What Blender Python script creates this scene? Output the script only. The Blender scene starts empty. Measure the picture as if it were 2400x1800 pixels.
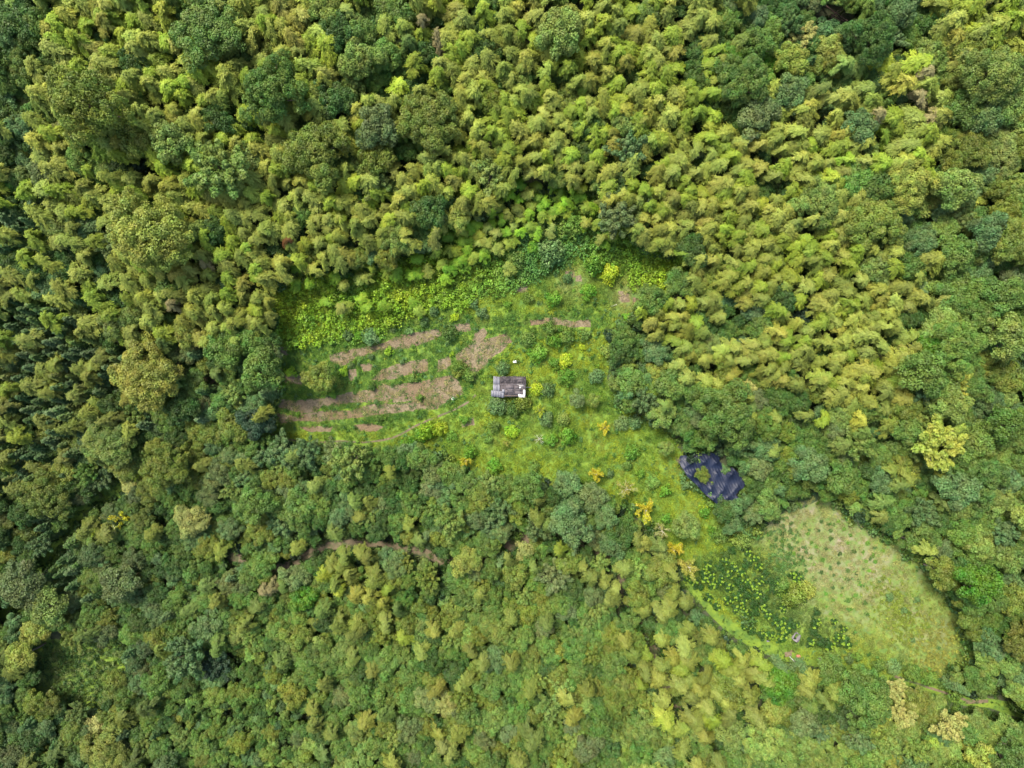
import bpy, math, random
import numpy as np
from mathutils import Vector, Matrix, Euler
from mathutils.geometry import delaunay_2d_cdt

R = math.radians
rng = np.random.default_rng(7)
random.seed(7)
scene = bpy.context.scene
COL = scene.collection
CAM_H = 160.0

# ------------------------------------------------------------ camera, sky, sun, exposure
cam_d = bpy.data.cameras.new("camera")
cam_d.sensor_width = 36.0
cam_d.lens = 24.0
cam_d.clip_start = 1.0
cam_d.clip_end = 9000.0
cam = bpy.data.objects.new("camera", cam_d)
cam.location = (0, 0, CAM_H)
cam.rotation_euler = (0, 0, 0)
COL.objects.link(cam)
scene.camera = cam

SUN_EL, SUN_AZ = R(62), R(-40)          # azimuth measured from +Y, clockwise positive
world = bpy.data.worlds.new("World")
scene.world = world
world.use_nodes = True
wn = world.node_tree
wn.nodes.clear()
sky = wn.nodes.new("ShaderNodeTexSky")
sky.sky_type = 'NISHITA'
sky.sun_disc = False
sky.sun_elevation = SUN_EL
sky.sun_rotation = SUN_AZ
sky.air_density = 1.0
sky.dust_density = 3.5
sky.ozone_density = 0.6
bg = wn.nodes.new("ShaderNodeBackground")
bg.inputs[1].default_value = 0.12
wo = wn.nodes.new("ShaderNodeOutputWorld")
wn.links.new(sky.outputs[0], bg.inputs[0])
wn.links.new(bg.outputs[0], wo.inputs[0])

sun_d = bpy.data.lights.new("sun", 'SUN')
sun_d.energy = 2.1
sun_d.angle = R(14)
sun_d.color = (1.0, 0.93, 0.82)
sun = bpy.data.objects.new("sun", sun_d)
sdir = Vector((math.sin(SUN_AZ) * math.cos(SUN_EL), math.cos(SUN_AZ) * math.cos(SUN_EL), math.sin(SUN_EL)))
sun.rotation_euler = (-sdir).to_track_quat('-Z', 'Y').to_euler()
sun.location = sdir * 300
COL.objects.link(sun)

scene.view_settings.view_transform = 'Standard'
scene.view_settings.look = 'None'
scene.view_settings.gamma = 1
scene.view_settings.use_curve_mapping = False
scene.view_settings.exposure = 1.8
scene.render.engine = 'CYCLES'
scene.cycles.max_bounces = 6
scene.cycles.diffuse_bounces = 3
scene.cycles.transmission_bounces = 2
scene.cycles.use_denoising = True

# ------------------------------------------------------------ colour helpers
def lin(c):
    c = np.asarray(c, float) / 255.0
    return np.where(c <= 0.04045, c / 12.92, ((c + 0.055) / 1.055) ** 2.4)

K = 0.42          # albedo per displayed (linear) brightness of a sunlit leaf
PAL = {           # how each kind of foliage shows in daylight, sRGB
    'olive': (190, 206, 98), 'olive2': (174, 192, 90), 'lime': (178, 206, 74), 'gold': (190, 200, 90),
    'tan': (182, 192, 112), 'pink': (192, 184, 134), 'rust': (150, 108, 66),
    'green': (122, 160, 74), 'dark': (94, 132, 62), 'blue': (122, 160, 100), 'pale': (152, 182, 92),
    'oliveg': (142, 164, 70), 'bright': (112, 164, 50), 'cream': (222, 226, 138), 'yellow': (194, 212, 98),
    'grey': (134, 158, 98), 'conifer': (98, 142, 76), 'navy': (62, 94, 66), 'amber': (224, 224, 58),
    'weed': (156, 206, 56), 'weed2': (122, 178, 62), 'weedy': (186, 216, 58), 'deep': (68, 114, 48),
}
def tint(name, jit=0.0, k=K):
    c = lin(PAL[name]) * k
    if jit:
        b = math.exp(random.gauss(0, jit))
        c = c * b * np.array([math.exp(random.gauss(0, jit * .45)), 1, math.exp(random.gauss(0, jit * .6))])
    return np.clip(c * np.array([1.0, 1.0, .8]), 0.002, 0.8)

# ------------------------------------------------------------ noise and terrain height
_P = np.random.default_rng(3).random((256, 256))
def vnoise(x, y):
    x = np.asarray(x, float); y = np.asarray(y, float)
    xi = np.floor(x).astype(int); yi = np.floor(y).astype(int)
    fx = x - xi; fy = y - yi
    fx = fx * fx * (3 - 2 * fx); fy = fy * fy * (3 - 2 * fy)
    a = _P[xi & 255, yi & 255]; b = _P[(xi + 1) & 255, yi & 255]
    c = _P[xi & 255, (yi + 1) & 255]; d = _P[(xi + 1) & 255, (yi + 1) & 255]
    return (a * (1 - fx) + b * fx) * (1 - fy) + (c * (1 - fx) + d * fx) * fy
def fbm(x, y, s=1.0, o=3):
    v = 0; a = 1; t = 0
    for i in range(o):
        v = v + a * vnoise(x / s + 17.3 * i, y / s + 9.1 * i); t += a
        a *= .5; s *= .5
    return v / t
HILLS = [(-105, 85, 24, 62), (100, 85, 15, 60), (0, 95, 12, 45), (-112, -22, -12, 42), (-60, -75, -7, 35),
         (120, -50, 5, 45), (60, -80, -3, 30), (-110, -95, -6, 30), (25, 5, 1.5, 30)]
def height(x, y):
    x = np.asarray(x, float); y = np.asarray(y, float)
    h = np.zeros(np.broadcast(x, y).shape)
    for cx, cy, a, s in HILLS:
        h = h + a * np.exp(-((x - cx) ** 2 + (y - cy) ** 2) / (2 * s * s))
    r = np.hypot(x, y)
    h = h + 60 * np.clip((r - 260) / 900, 0, 1) * (fbm(x, y, 320, 3) - .25)
    h = h + (fbm(x + 900, y + 900, 22, 2) - .5) * 1.6
    return h

def px2w(px, py, up=0.0):
    """ground point under something whose middle stands UP metres above it and shows at a photo pixel"""
    px = np.asarray(px, float); py = np.asarray(py, float)
    z = np.zeros(np.broadcast(px, py).shape)
    for _ in range(5):
        f = 0.1 * (CAM_H - z - up) / CAM_H
        x = (px - 1200) * f; y = -(py - 900) * f
        z = height(x, y)
    return x, y, z

def inpoly(px, py, poly):
    px = np.asarray(px, float); py = np.asarray(py, float)
    c = np.zeros(np.broadcast(px, py).shape, bool)
    n = len(poly)
    for i in range(n):
        x1, y1 = poly[i]; x2, y2 = poly[(i + 1) % n]
        if y1 == y2: continue
        t = ((y1 > py) != (y2 > py)) & (px < (x2 - x1) * (py - y1) / (y2 - y1) + x1)
        c ^= t
    return c

# ------------------------------------------------------------ objects
def link(o): COL.objects.link(o); return o
def tag(o, label=None, cat=None, group=None, kind=None):
    if label: o['label'] = label
    if cat: o['category'] = cat
    if group: o['group'] = group
    if kind: o['kind'] = kind
    return o
def mesh_from(name, V, F, mat=None, v=None, smooth=False, n=4):
    """V (N,3), F (M,n) numpy -> mesh; v per-face random value"""
    me = bpy.data.meshes.new(name)
    V = np.asarray(V, np.float32); F = np.asarray(F, np.int32)
    me.vertices.add(len(V)); me.vertices.foreach_set('co', V.ravel())
    me.loops.add(F.size); me.loops.foreach_set('vertex_index', F.ravel())
    me.polygons.add(len(F))
    me.polygons.foreach_set('loop_start', np.arange(0, F.size, F.shape[1], dtype=np.int32))
    if smooth: me.polygons.foreach_set('use_smooth', np.ones(len(F), bool))
    me.update(calc_edges=True)
    if v is not None:
        a = me.attributes.new('v', 'FLOAT', 'FACE')
        a.data.foreach_set('value', np.asarray(v, np.float32))
    if mat: me.materials.append(mat)
    return me
def obj(name, me, parent=None, loc=None, linked=True):
    o = bpy.data.objects.new(name, me)
    if loc is not None: o.location = loc
    if parent is not None: o.parent = parent
    return link(o) if linked else o

# ------------------------------------------------------------ materials
def new_mat(name):
    m = bpy.data.materials.new(name); m.use_nodes = True
    nt = m.node_tree
    b = nt.nodes.get('Principled BSDF')
    return m, nt, b
def N(nt, t, **kw):
    n = nt.nodes.new(t)
    for k, v in kw.items(): setattr(n, k, v)
    return n
def leaf_material(name, spread=.45, rough=.55, trans=.22, hue=.06):
    m, nt, b = new_mat(name)
    L = nt.links.new
    at = N(nt, 'ShaderNodeAttribute', attribute_type='INSTANCER', attribute_name='tint')
    fv = N(nt, 'ShaderNodeAttribute', attribute_type='GEOMETRY', attribute_name='v')
    mr = N(nt, 'ShaderNodeMapRange'); mr.inputs[3].default_value = 1 - spread; mr.inputs[4].default_value = 1 + spread
    L(fv.outputs['Fac'], mr.inputs[0])
    tc = N(nt, 'ShaderNodeTexCoord')
    no = N(nt, 'ShaderNodeTexNoise'); no.inputs['Scale'].default_value = .55; no.inputs['Detail'].default_value = 2
    L(tc.outputs['Object'], no.inputs['Vector'])
    hm = N(nt, 'ShaderNodeMapRange'); hm.inputs[1].default_value = .3; hm.inputs[2].default_value = .7
    hm.inputs[3].default_value = .5 - hue * .5; hm.inputs[4].default_value = .5 + hue * .5
    L(no.outputs['Fac'], hm.inputs[0])
    hs = N(nt, 'ShaderNodeHueSaturation')
    L(at.outputs['Color'], hs.inputs['Color']); L(mr.outputs[0], hs.inputs['Value']); L(hm.outputs[0], hs.inputs['Hue'])
    L(hs.outputs[0], b.inputs['Base Color'])
    b.inputs['Roughness'].default_value = rough
    b.inputs['Specular IOR Level'].default_value = .3
    if trans:
        tr = N(nt, 'ShaderNodeBsdfTranslucent'); mx = N(nt, 'ShaderNodeMixShader'); mx.inputs[0].default_value = trans
        L(hs.outputs[0], tr.inputs[0]); L(b.outputs[0], mx.inputs[1]); L(tr.outputs[0], mx.inputs[2])
        L(mx.outputs[0], nt.nodes['Material Output'].inputs[0])
    return m
LEAF = leaf_material('leaf')
BLADE = leaf_material('bamboo_leaf', spread=.38, rough=.6, hue=.03, trans=.28)
GRASSM = leaf_material('grass_blade', spread=.3, rough=.7, hue=.05)

def noise_mat(name, c1, c2, scale=1.0, rough=.85, detail=6, bump=.3, c3=None, s3=.2, coord='Object', dist=.1):
    m, nt, b = new_mat(name); L = nt.links.new
    tc = N(nt, 'ShaderNodeTexCoord')
    no = N(nt, 'ShaderNodeTexNoise'); no.inputs['Scale'].default_value = scale; no.inputs['Detail'].default_value = detail
    no.inputs['Roughness'].default_value = .65
    L(tc.outputs[coord], no.inputs['Vector'])
    cr = N(nt, 'ShaderNodeValToRGB'); cr.color_ramp.elements[0].position = .35; cr.color_ramp.elements[1].position = .65
    cr.color_ramp.elements[0].color = (*c1, 1); cr.color_ramp.elements[1].color = (*c2, 1)
    L(no.outputs['Fac'], cr.inputs[0])
    out = cr.outputs[0]
    if c3:
        n2 = N(nt, 'ShaderNodeTexNoise'); n2.inputs['Scale'].default_value = s3; n2.inputs['Detail'].default_value = 4
        L(tc.outputs[coord], n2.inputs['Vector'])
        r2 = N(nt, 'ShaderNodeMapRange'); r2.inputs[1].default_value = .48; r2.inputs[2].default_value = .62
        L(n2.outputs['Fac'], r2.inputs[0])
        mx = N(nt, 'ShaderNodeMix', data_type='RGBA'); L(r2.outputs[0], mx.inputs[0]); L(out, mx.inputs[6])
        mx.inputs[7].default_value = (*c3, 1); out = mx.outputs[2]
    L(out, b.inputs['Base Color'])
    b.inputs['Roughness'].default_value = rough
    if bump:
        bp = N(nt, 'ShaderNodeBump'); bp.inputs['Strength'].default_value = bump; bp.inputs['Distance'].default_value = dist
        n3 = N(nt, 'ShaderNodeTexNoise'); n3.inputs['Scale'].default_value = scale * 3; n3.inputs['Detail'].default_value = 4
        L(tc.outputs[coord], n3.inputs['Vector'])
        L(n3.outputs['Fac'], bp.inputs['Height']); L(bp.outputs[0], b.inputs['Normal'])
    return m
BARK = noise_mat('bark', (.10, .07, .05), (.20, .16, .12), 6, .9)
PALEBARK = noise_mat('pale_bark', (.35, .32, .27), (.55, .52, .46), 6, .8)
CULM = noise_mat('culm_green', (.10, .16, .05), (.18, .24, .09), 3, .5, bump=0)
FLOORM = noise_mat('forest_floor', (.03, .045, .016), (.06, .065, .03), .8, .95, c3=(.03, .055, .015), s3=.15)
SOIL = noise_mat('soil', (.12, .095, .052), (.215, .172, .10), 1.4, .95, c3=(.15, .105, .056), s3=.12, bump=1, dist=.5)
PATHM = noise_mat('path_dirt', (.085, .068, .038), (.15, .118, .07), .9, .95, c3=(.045, .06, .018), s3=.5)
# ground cover between the grass tufts: green with dry and bare spots, by a mask of its own
def meadow_mat():
    m, nt, b = new_mat('meadow'); L = nt.links.new
    tc = N(nt, 'ShaderNodeTexCoord')
    def noise(s, d=6):
        n = N(nt, 'ShaderNodeTexNoise'); n.inputs['Scale'].default_value = s; n.inputs['Detail'].default_value = d
        n.inputs['Roughness'].default_value = .7
        L(tc.outputs['Object'], n.inputs['Vector']); return n.outputs['Fac']
    def mix(f, a, c, lo, hi):
        r = N(nt, 'ShaderNodeMapRange'); r.inputs[1].default_value = lo; r.inputs[2].default_value = hi
        L(f, r.inputs[0])
        x = N(nt, 'ShaderNodeMix', data_type='RGBA'); L(r.outputs[0], x.inputs[0])
        if isinstance(a, tuple): x.inputs[6].default_value = (*a, 1)
        else: L(a, x.inputs[6])
        if isinstance(c, tuple): x.inputs[7].default_value = (*c, 1)
        else: L(c, x.inputs[7])
        return x.outputs[2]
    lush = mix(noise(.35), (.05, .11, .012), (.13, .20, .014), .38, .62)
    lush = mix(noise(2.2, 4), lush, (.06, .115, .014), .55, .8)
    dry = mix(noise(.8), (.085, .14, .025), (.13, .15, .055), .4, .62)
    dry = mix(noise(.3), dry, (.215, .165, .12), .48, .66)
    at = N(nt, 'ShaderNodeAttribute', attribute_type='GEOMETRY', attribute_name='dry')
    x = N(nt, 'ShaderNodeMix', data_type='RGBA')
    L(at.outputs['Fac'], x.inputs[0]); L(lush, x.inputs[6]); L(dry, x.inputs[7])
    L(x.outputs[2], b.inputs['Base Color'])
    b.inputs['Roughness'].default_value = .95
    bp = N(nt, 'ShaderNodeBump'); bp.inputs['Strength'].default_value = .5; bp.inputs['Distance'].default_value = .15
    L(noise(3, 4), bp.inputs['Height']); L(bp.outputs[0], b.inputs['Normal'])
    return m
MEADOW = meadow_mat()

# ------------------------------------------------------------ ground: one sheet to the horizon, sheets of meadow, soil and path on it
def axis_lines():
    a = np.arange(-150, 150.01, 1.5)
    ext, s, p = [], 1.5, 150.0
    while p < 4500:
        s *= 1.14; p += s; ext.append(p)
    ext = np.array(ext)
    return np.concatenate([-ext[::-1], a, ext])
gx = axis_lines(); n = len(gx)
X, Y = np.meshgrid(gx, gx, indexing='ij')
V = np.stack([X, Y, height(X, Y)], -1).reshape(-1, 3)
i, j = np.meshgrid(np.arange(n - 1), np.arange(n - 1), indexing='ij')
a = (i * n + j).ravel()
F = np.stack([a, a + n, a + n + 1, a + 1], 1)
ground = obj('ground', mesh_from('ground', V, F, FLOORM, smooth=True))
tag(ground, kind='structure')

def to_world_poly(poly, step=2.0, noise_amp=.5, seed=0):
    """pixel outline -> world outline, resampled and made uneven"""
    P = [np.array(px2w(p[0], p[1])[:2]) for p in poly]
    out = []
    for k in range(len(P)):
        p, q = P[k], P[(k + 1) % len(P)]
        m = max(1, int(np.linalg.norm(q - p) / step))
        for t in range(m):
            out.append(p + (q - p) * t / m)
    out = np.array(out)
    d = np.stack([fbm(out[:, 0] + seed * 31, out[:, 1], 2.2, 3) - .5, fbm(out[:, 0], out[:, 1] + 77 + seed * 13, 2.2, 3) - .5], 1)
    return out + d * 2 * noise_amp
def sheet(name, poly, mat, lift, grid=1.5, world_poly=None, amp=.5, seed=0, attr=None):
    O = world_poly if world_poly is not None else to_world_poly(poly, min(grid, 1.0), amp, seed)
    lo = O.min(0); hi = O.max(0)
    xs = np.arange(math.floor(lo[0] / grid) * grid, hi[0], grid); ys = np.arange(math.floor(lo[1] / grid) * grid, hi[1], grid)
    GX, GY = np.meshgrid(xs, ys); g = np.stack([GX.ravel(), GY.ravel()], 1)
    ins = inpoly(g[:, 0], g[:, 1], [tuple(p) for p in O])
    g = g[ins]
    vs = [Vector(p) for p in O] + [Vector(p) for p in g]
    m = len(O)
    res = delaunay_2d_cdt(vs, [(k, (k + 1) % m) for k in range(m)], [], 2, 1e-4)
    V2 = np.array([(p.x, p.y) for p in res[0]])
    F2 = []
    for f in res[2]:
        c = V2[list(f)].mean(0); F2.append(f)
    F2 = np.array([f for f in F2 if len(f) == 3])
    C = V2[F2].mean(1)
    F2 = F2[inpoly(C[:, 0], C[:, 1], [tuple(p) for p in O])]
    # faces up
    A = V2[F2]
    cr = (A[:, 1, 0] - A[:, 0, 0]) * (A[:, 2, 1] - A[:, 0, 1]) - (A[:, 1, 1] - A[:, 0, 1]) * (A[:, 2, 0] - A[:, 0, 0])
    F2[cr < 0] = F2[cr < 0][:, ::-1]
    z = height(V2[:, 0], V2[:, 1]) + lift
    me = mesh_from(name, np.column_stack([V2, z]), F2, mat, smooth=True)
    if attr is not None:
        at = me.attributes.new('dry', 'FLOAT', 'POINT'); at.data.foreach_set('value', attr(V2[:, 0], V2[:, 1]).astype(np.float32))
    o = obj(name, me); tag(o, kind='structure')
    return o

CLEAR = [(640,673),(694,651),(760,640),(850,640),(944,608),(1085,545),(1170,520),(1204,477),(1356,434),(1443,510),(1519,586),(1606,608),(1617,673),
         (1519,716),(1443,781),(1421,900),(1476,955),(1562,998),(1606,1063),(1590,1085),(1704,1194),(1747,1242),(1772,1228),(1840,1190),(1915,1158),
         (2062,1235),(2182,1318),(2255,1450),(2280,1562),(2170,1598),(1953,1552),(1845,1530),(1693,1443),(1606,1345),(1562,1280),(1497,1204),
         (1410,1150),(1280,1118),(1128,1112),(1009,1074),(922,1047),(694,1031),(629,1009),(640,933),(651,814)]
WEED = [(640,673),(694,651),(760,640),(850,640),(944,608),(1085,545),(1170,520),(1204,477),(1356,434),(1443,510),(1519,586),(1606,608),(1617,673),(1560,700),
        (1500,690),(1440,640),(1360,600),(1300,640),(1189,695),(1110,700),(1088,727),(1061,722),(980,741),(912,768),(893,800),(858,809),(806,800),
        (752,806),(670,817),(649,811)]
DRYP = [(1790,1250),(1920,1180),(2062,1260),(2170,1345),(2225,1465),(2240,1550),(2150,1580),(1990,1520),(1900,1440),(1850,1350)]
CITR = [(1622,1315),(1660,1295),(1740,1285),(1790,1310),(1850,1370),(1960,1480),(2000,1510),(1960,1540),(1870,1510),(1760,1455),(1690,1410),(1640,1360)]
LOWL = [(60,1480),(150,1500),(300,1490),(310,1560),(260,1620),(200,1700),(170,1660),(90,1640),(70,1560)]

def w2px(x, y, z=None):
    if z is None: z = height(x, y)
    f = 0.1 * (CAM_H - z) / CAM_H
    return x / f + 1200, -y / f + 900
def blob(px, py, cx, cy, s): return np.exp(-((px - cx) ** 2 + (py - cy) ** 2) / (2 * s * s))
def dry_at(x, y):
    px, py = w2px(x, y)
    d = .85 * blob(px, py, 1960, 1270, 90) + .5 * blob(px, py, 2070, 1380, 85) + .45 * blob(px, py, 2180, 1500, 70) + .3 * blob(px, py, 1900, 1400, 60) + .75 * blob(px, py, 1835, 1230, 45)
    d += .7 * blob(px, py, 1390, 760, 40) * 0 + .55 * blob(px, py, 1470, 690, 28) + .35 * blob(px, py, 1340, 660, 30) + .35 * blob(px, py, 130, 1560, 60)
    d = d * (.55 + .9 * fbm(x, y, 4, 3))
    return np.clip(d, 0, 1)
G1 = lambda poly: [(1200 + (p[0] - 1200), p[1]) for p in poly]
def grow(poly, k):
    c = np.mean(poly, 0); return [tuple(c + (np.array(p) - c) * k) for p in poly]
sheet('meadow', [(p[0] + (14 if p[0] > 1900 else -10 if p[0] < 900 else 0), p[1] + (12 if p[1] > 950 else -10)) for p in CLEAR], MEADOW, .06, attr=dry_at, amp=.9, grid=1.5)
sheet('meadow', LOWL, MEADOW, .06, attr=dry_at, amp=1.2)
SOILS = [
    [(773,836),(830,820),(885,811),(966,782),(1023,774),(1034,784),(993,801),(952,812),(885,817),(836,836),(806,855),(776,844)],
    [(1072,833),(1102,809),(1156,795),(1187,780),(1199,800),(1152,836),(1127,860),(1103,890),(1096,868),(1074,845)],
    [(1030,846),(1050,838),(1058,850),(1046,864),(1028,862)],
    [(920,860),(960,849),(1001,844),(1001,866),(950,876),(917,886),(872,888),(900,868)],
    [(646,942),(695,942),(752,936),(830,923),(885,912),(896,901),(917,907),(939,904),(1001,893),(1061,882),(1072,896),(1083,922),(1050,935),
     (1023,955),(988,953),(974,936),(925,939),(885,936),(830,942),(752,950),(730,963),(695,963),(654,953)],
    [(646,969),(695,977),(752,966),(825,966),(871,950),(939,950),(993,942),(1029,939),(1023,955),(990,958),(925,966),(866,971),(825,977),(752,985),(695,982),(660,988)],
    [(666,879),(700,880),(716,890),(706,898),(670,894)],
    [(648,812),(672,814),(674,832),(652,830)],
    [(846,857),(868,852),(876,862),(852,868)], [(818,866),(830,864),(832,888),(820,890)],
    [(1115,782),(1135,772),(1142,780),(1128,800),(1112,798)], [(1066,764),(1100,757),(1104,772),(1074,775)],
    [(1241,753),(1300,748),(1345,756),(1384,752),(1384,762),(1340,764),(1290,758),(1244,760)],
    [(1452,686),(1470,690),(1474,704),(1460,706),(1452,698)], [(1484,700),(1502,706),(1500,716),(1486,712)],
    [(1326,638),(1344,636),(1346,646),(1330,648)], [(1350,648),(1360,646),(1362,656),(1350,656)], [(1208,672),(1232,668),(1236,680),(1212,684)],
    [(1080,990),(1110,982),(1112,992),(1084,1000)], [(1842,1528),(1860,1526),(1862,1538),(1846,1540)],
    [(700,1003),(740,1001),(780,1004),(776,1010),(730,1010)], [(830,998),(870,996),(900,1002),(880,1010),(840,1006)],
]
def offset_poly(poly, d):
    P = np.array(poly, float); A = np.roll(P, -1, 0) - np.roll(P, 1, 0)
    area = np.sum(P[:, 0] * np.roll(P[:, 1], -1) - np.roll(P[:, 0], -1) * P[:, 1])
    Nn = np.stack([A[:, 1], -A[:, 0]], 1) * np.sign(area); Nn /= np.linalg.norm(Nn, axis=1)[:, None] + 1e-9
    return [tuple(p) for p in P + Nn * d]
SOILS = [offset_poly(s, 3.5) for s in SOILS]
for k, s in enumerate(SOILS):
    sheet('bare_soil', s, SOIL, .10, grid=1.0, amp=.4, seed=k)
def ribbon(name, pts, w, mat, lift=.14, wob=.3):
    P = np.array([px2w(p[0], p[1])[:2] for p in pts])
    # smooth (Catmull-Rom)
    Q = []
    for k in range(len(P) - 1):
        p0 = P[max(k - 1, 0)]; p1 = P[k]; p2 = P[k + 1]; p3 = P[min(k + 2, len(P) - 1)]
        m = max(2, int(np.linalg.norm(p2 - p1) / .8))
        for t in np.arange(m) / m:
            Q.append(.5 * ((2 * p1) + (p2 - p0) * t + (2 * p0 - 5 * p1 + 4 * p2 - p3) * t ** 2 + (-p0 + 3 * p1 - 3 * p2 + p3) * t ** 3))
    Q.append(P[-1]); Q = np.array(Q)
    T = np.gradient(Q, axis=0); T /= np.linalg.norm(T, axis=1)[:, None] + 1e-9
    Nn = np.stack([-T[:, 1], T[:, 0]], 1)
    ww = w * (.75 + .5 * fbm(Q[:, 0], Q[:, 1], 3, 2))
    cols = np.linspace(-.5, .5, 4)
    VV = np.stack([Q + Nn * (ww * c)[:, None] for c in cols], 1)
    z = height(VV[..., 0], VV[..., 1]) + lift
    V3 = np.concatenate([VV, z[..., None]], -1).reshape(-1, 3)
    m = len(Q); i, j = np.meshgrid(np.arange(m - 1), np.arange(3), indexing='ij')
    a = (i * 4 + j).ravel()
    F = np.stack([a, a + 1, a + 5, a + 4], 1)[:, ::-1]
    o = obj(name, mesh_from(name, V3, F, mat, smooth=True)); tag(o, kind='structure')
    return Q
ROADS = []
ROADS.append((ribbon('dirt_road', [(542,1305),(579,1312),(615,1327),(647,1332),(702,1312),(741,1288),(800,1276),(865,1272),(923,1280),(995,1294),(1030,1318)], 2.0, PATHM), 1.25))
ROADS.append((ribbon('dirt_road', [(1030,1318),(1130,1310),(1210,1270),(1288,1258),(1379,1272),(1422,1312),(1462,1380),(1494,1453),(1516,1497),(1560,1598),(1600,1680)], 2.2, PATHM), -3))
ROADS.append((ribbon('footpath', [(624,1007),(654,1026),(692,1032),(736,1037),(800,1034),(860,1036),(925,1024),(985,993),(1065,960),(1100,940),(1115,925)], .45, PATHM), .6))
ROADS.append((ribbon('grass_track', [(1606,1356),(1692,1454),(1760,1503),(1830,1533),(1910,1550),(2040,1573),(2120,1594),(2190,1618),(2257,1641),(2330,1650),(2420,1680)], 2.6, MEADOW, .12), 1.9))
ROADS.append((ribbon('wheel_rut', [(2095,1584),(2120,1592),(2180,1612),(2236,1630),(2262,1640)], .6, PATHM, .16), .1))
ROADS.append((ribbon('wheel_rut', [(2262,1644),(2290,1644),(2315,1642)], 1.0, PATHM, .16), .1))
ROADS.append((ribbon('grass_track', [(0,1450),(60,1400),(100,1330),(155,1243),(217,1180),(290,1140),(347,1103),(420,1075)], 3.4, MEADOW, .1), 1.3))
ROADS.append((ribbon('dirt_track', [(318,765),(345,800),(400,845),(470,876),(500,900)], 2.0, PATHM, .1), .6))
ROADS.append((ribbon('grass_track', [(1090,1082),(1180,1112),(1280,1120),(1380,1135),(1440,1160)], 3, MEADOW, .1), .4))

# ------------------------------------------------------------ leaf geometry
def unit(v): return v / (np.linalg.norm(v, axis=-1, keepdims=True) + 1e-9)
def leaves(C, D, Nn, L, W, bend=.25):
    """diamond leaves: centre C, along D, facing Nn; two bent faces each -> V,F(quads of 4: base,right,tip,left)"""
    D = unit(D); S = unit(np.cross(D, Nn)); Nn = unit(np.cross(S, D))
    L = L[:, None]; W = W[:, None]
    v0 = C - D * L * .5; v2 = C + D * L * .5 - Nn * L * bend * .5
    v1 = C + S * W * .5 + Nn * L * bend * .25; v3 = C - S * W * .5 + Nn * L * bend * .25
    V = np.stack([v0, v1, v2, v3], 1).reshape(-1, 3)
    a = np.arange(len(C)) * 4
    return V, np.stack([a, a + 1, a + 2, a + 3], 1)
def rdir(n): return unit(rng.normal(size=(n, 3)))
class Acc:
    def __init__(s): s.V = []; s.F = []; s.v = []; s.n = 0
    def add(s, V, F, v):
        s.V.append(V); s.F.append(F + s.n); s.v.append(v); s.n += len(V)
    def mesh(s, name, mat): return mesh_from(name, np.concatenate(s.V), np.concatenate(s.F), mat, np.concatenate(s.v))
def tubes(name, segs, mat, sides=6):
    """segs: list of polylines [(x,y,z,r),...]"""
    V = []; F = []; n = 0
    for pl in segs:
        P = np.array(pl, float)
        T = np.gradient(P[:, :3], axis=0); T = unit(T)
        up = np.array([0., 0, 1.]) if abs(T[0][2]) < .9 else np.array([1., 0, 0])
        A = unit(np.cross(T, up)); B = np.cross(T, A)
        an = np.arange(sides) / sides * 2 * math.pi
        ring = P[:, None, :3] + P[:, None, 3:4] * (A[:, None] * np.cos(an)[None, :, None] + B[:, None] * np.sin(an)[None, :, None])
        m = len(P); V.append(ring.reshape(-1, 3))
        i, j = np.meshgrid(np.arange(m - 1), np.arange(sides), indexing='ij')
        a = (n + i * sides + j).ravel(); b = (n + i * sides + (j + 1) % sides).ravel()
        F.append(np.stack([a, b, b + sides, a + sides], 1)); n += m * sides
    return mesh_from(name, np.concatenate(V), np.concatenate(F), mat, smooth=True)

def clump_leaves(acc, c, r, n, L, W, vbase, squash=.8, updir=None, jit=.34, low=-.1):
    d = rdir(int(n * 1.6)); d = d[d[:, 2] > low][:n]; m = len(d)
    rad = r * (1 - .35 * rng.random(m) ** 2)
    P = c + d * rad[:, None] * np.array([1, 1, squash])
    nn = unit(d + rng.normal(size=(m, 3)) * jit + np.array([0, 0, .3]))
    al = unit(np.cross(nn, rdir(m)) + d * .5)
    V, F = leaves(P, al, nn, L * (.7 + .6 * rng.random(m)), W * (.7 + .6 * rng.random(m)))
    acc.add(V, F, np.clip(vbase + rng.normal(size=m) * .11, 0, 1))

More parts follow.
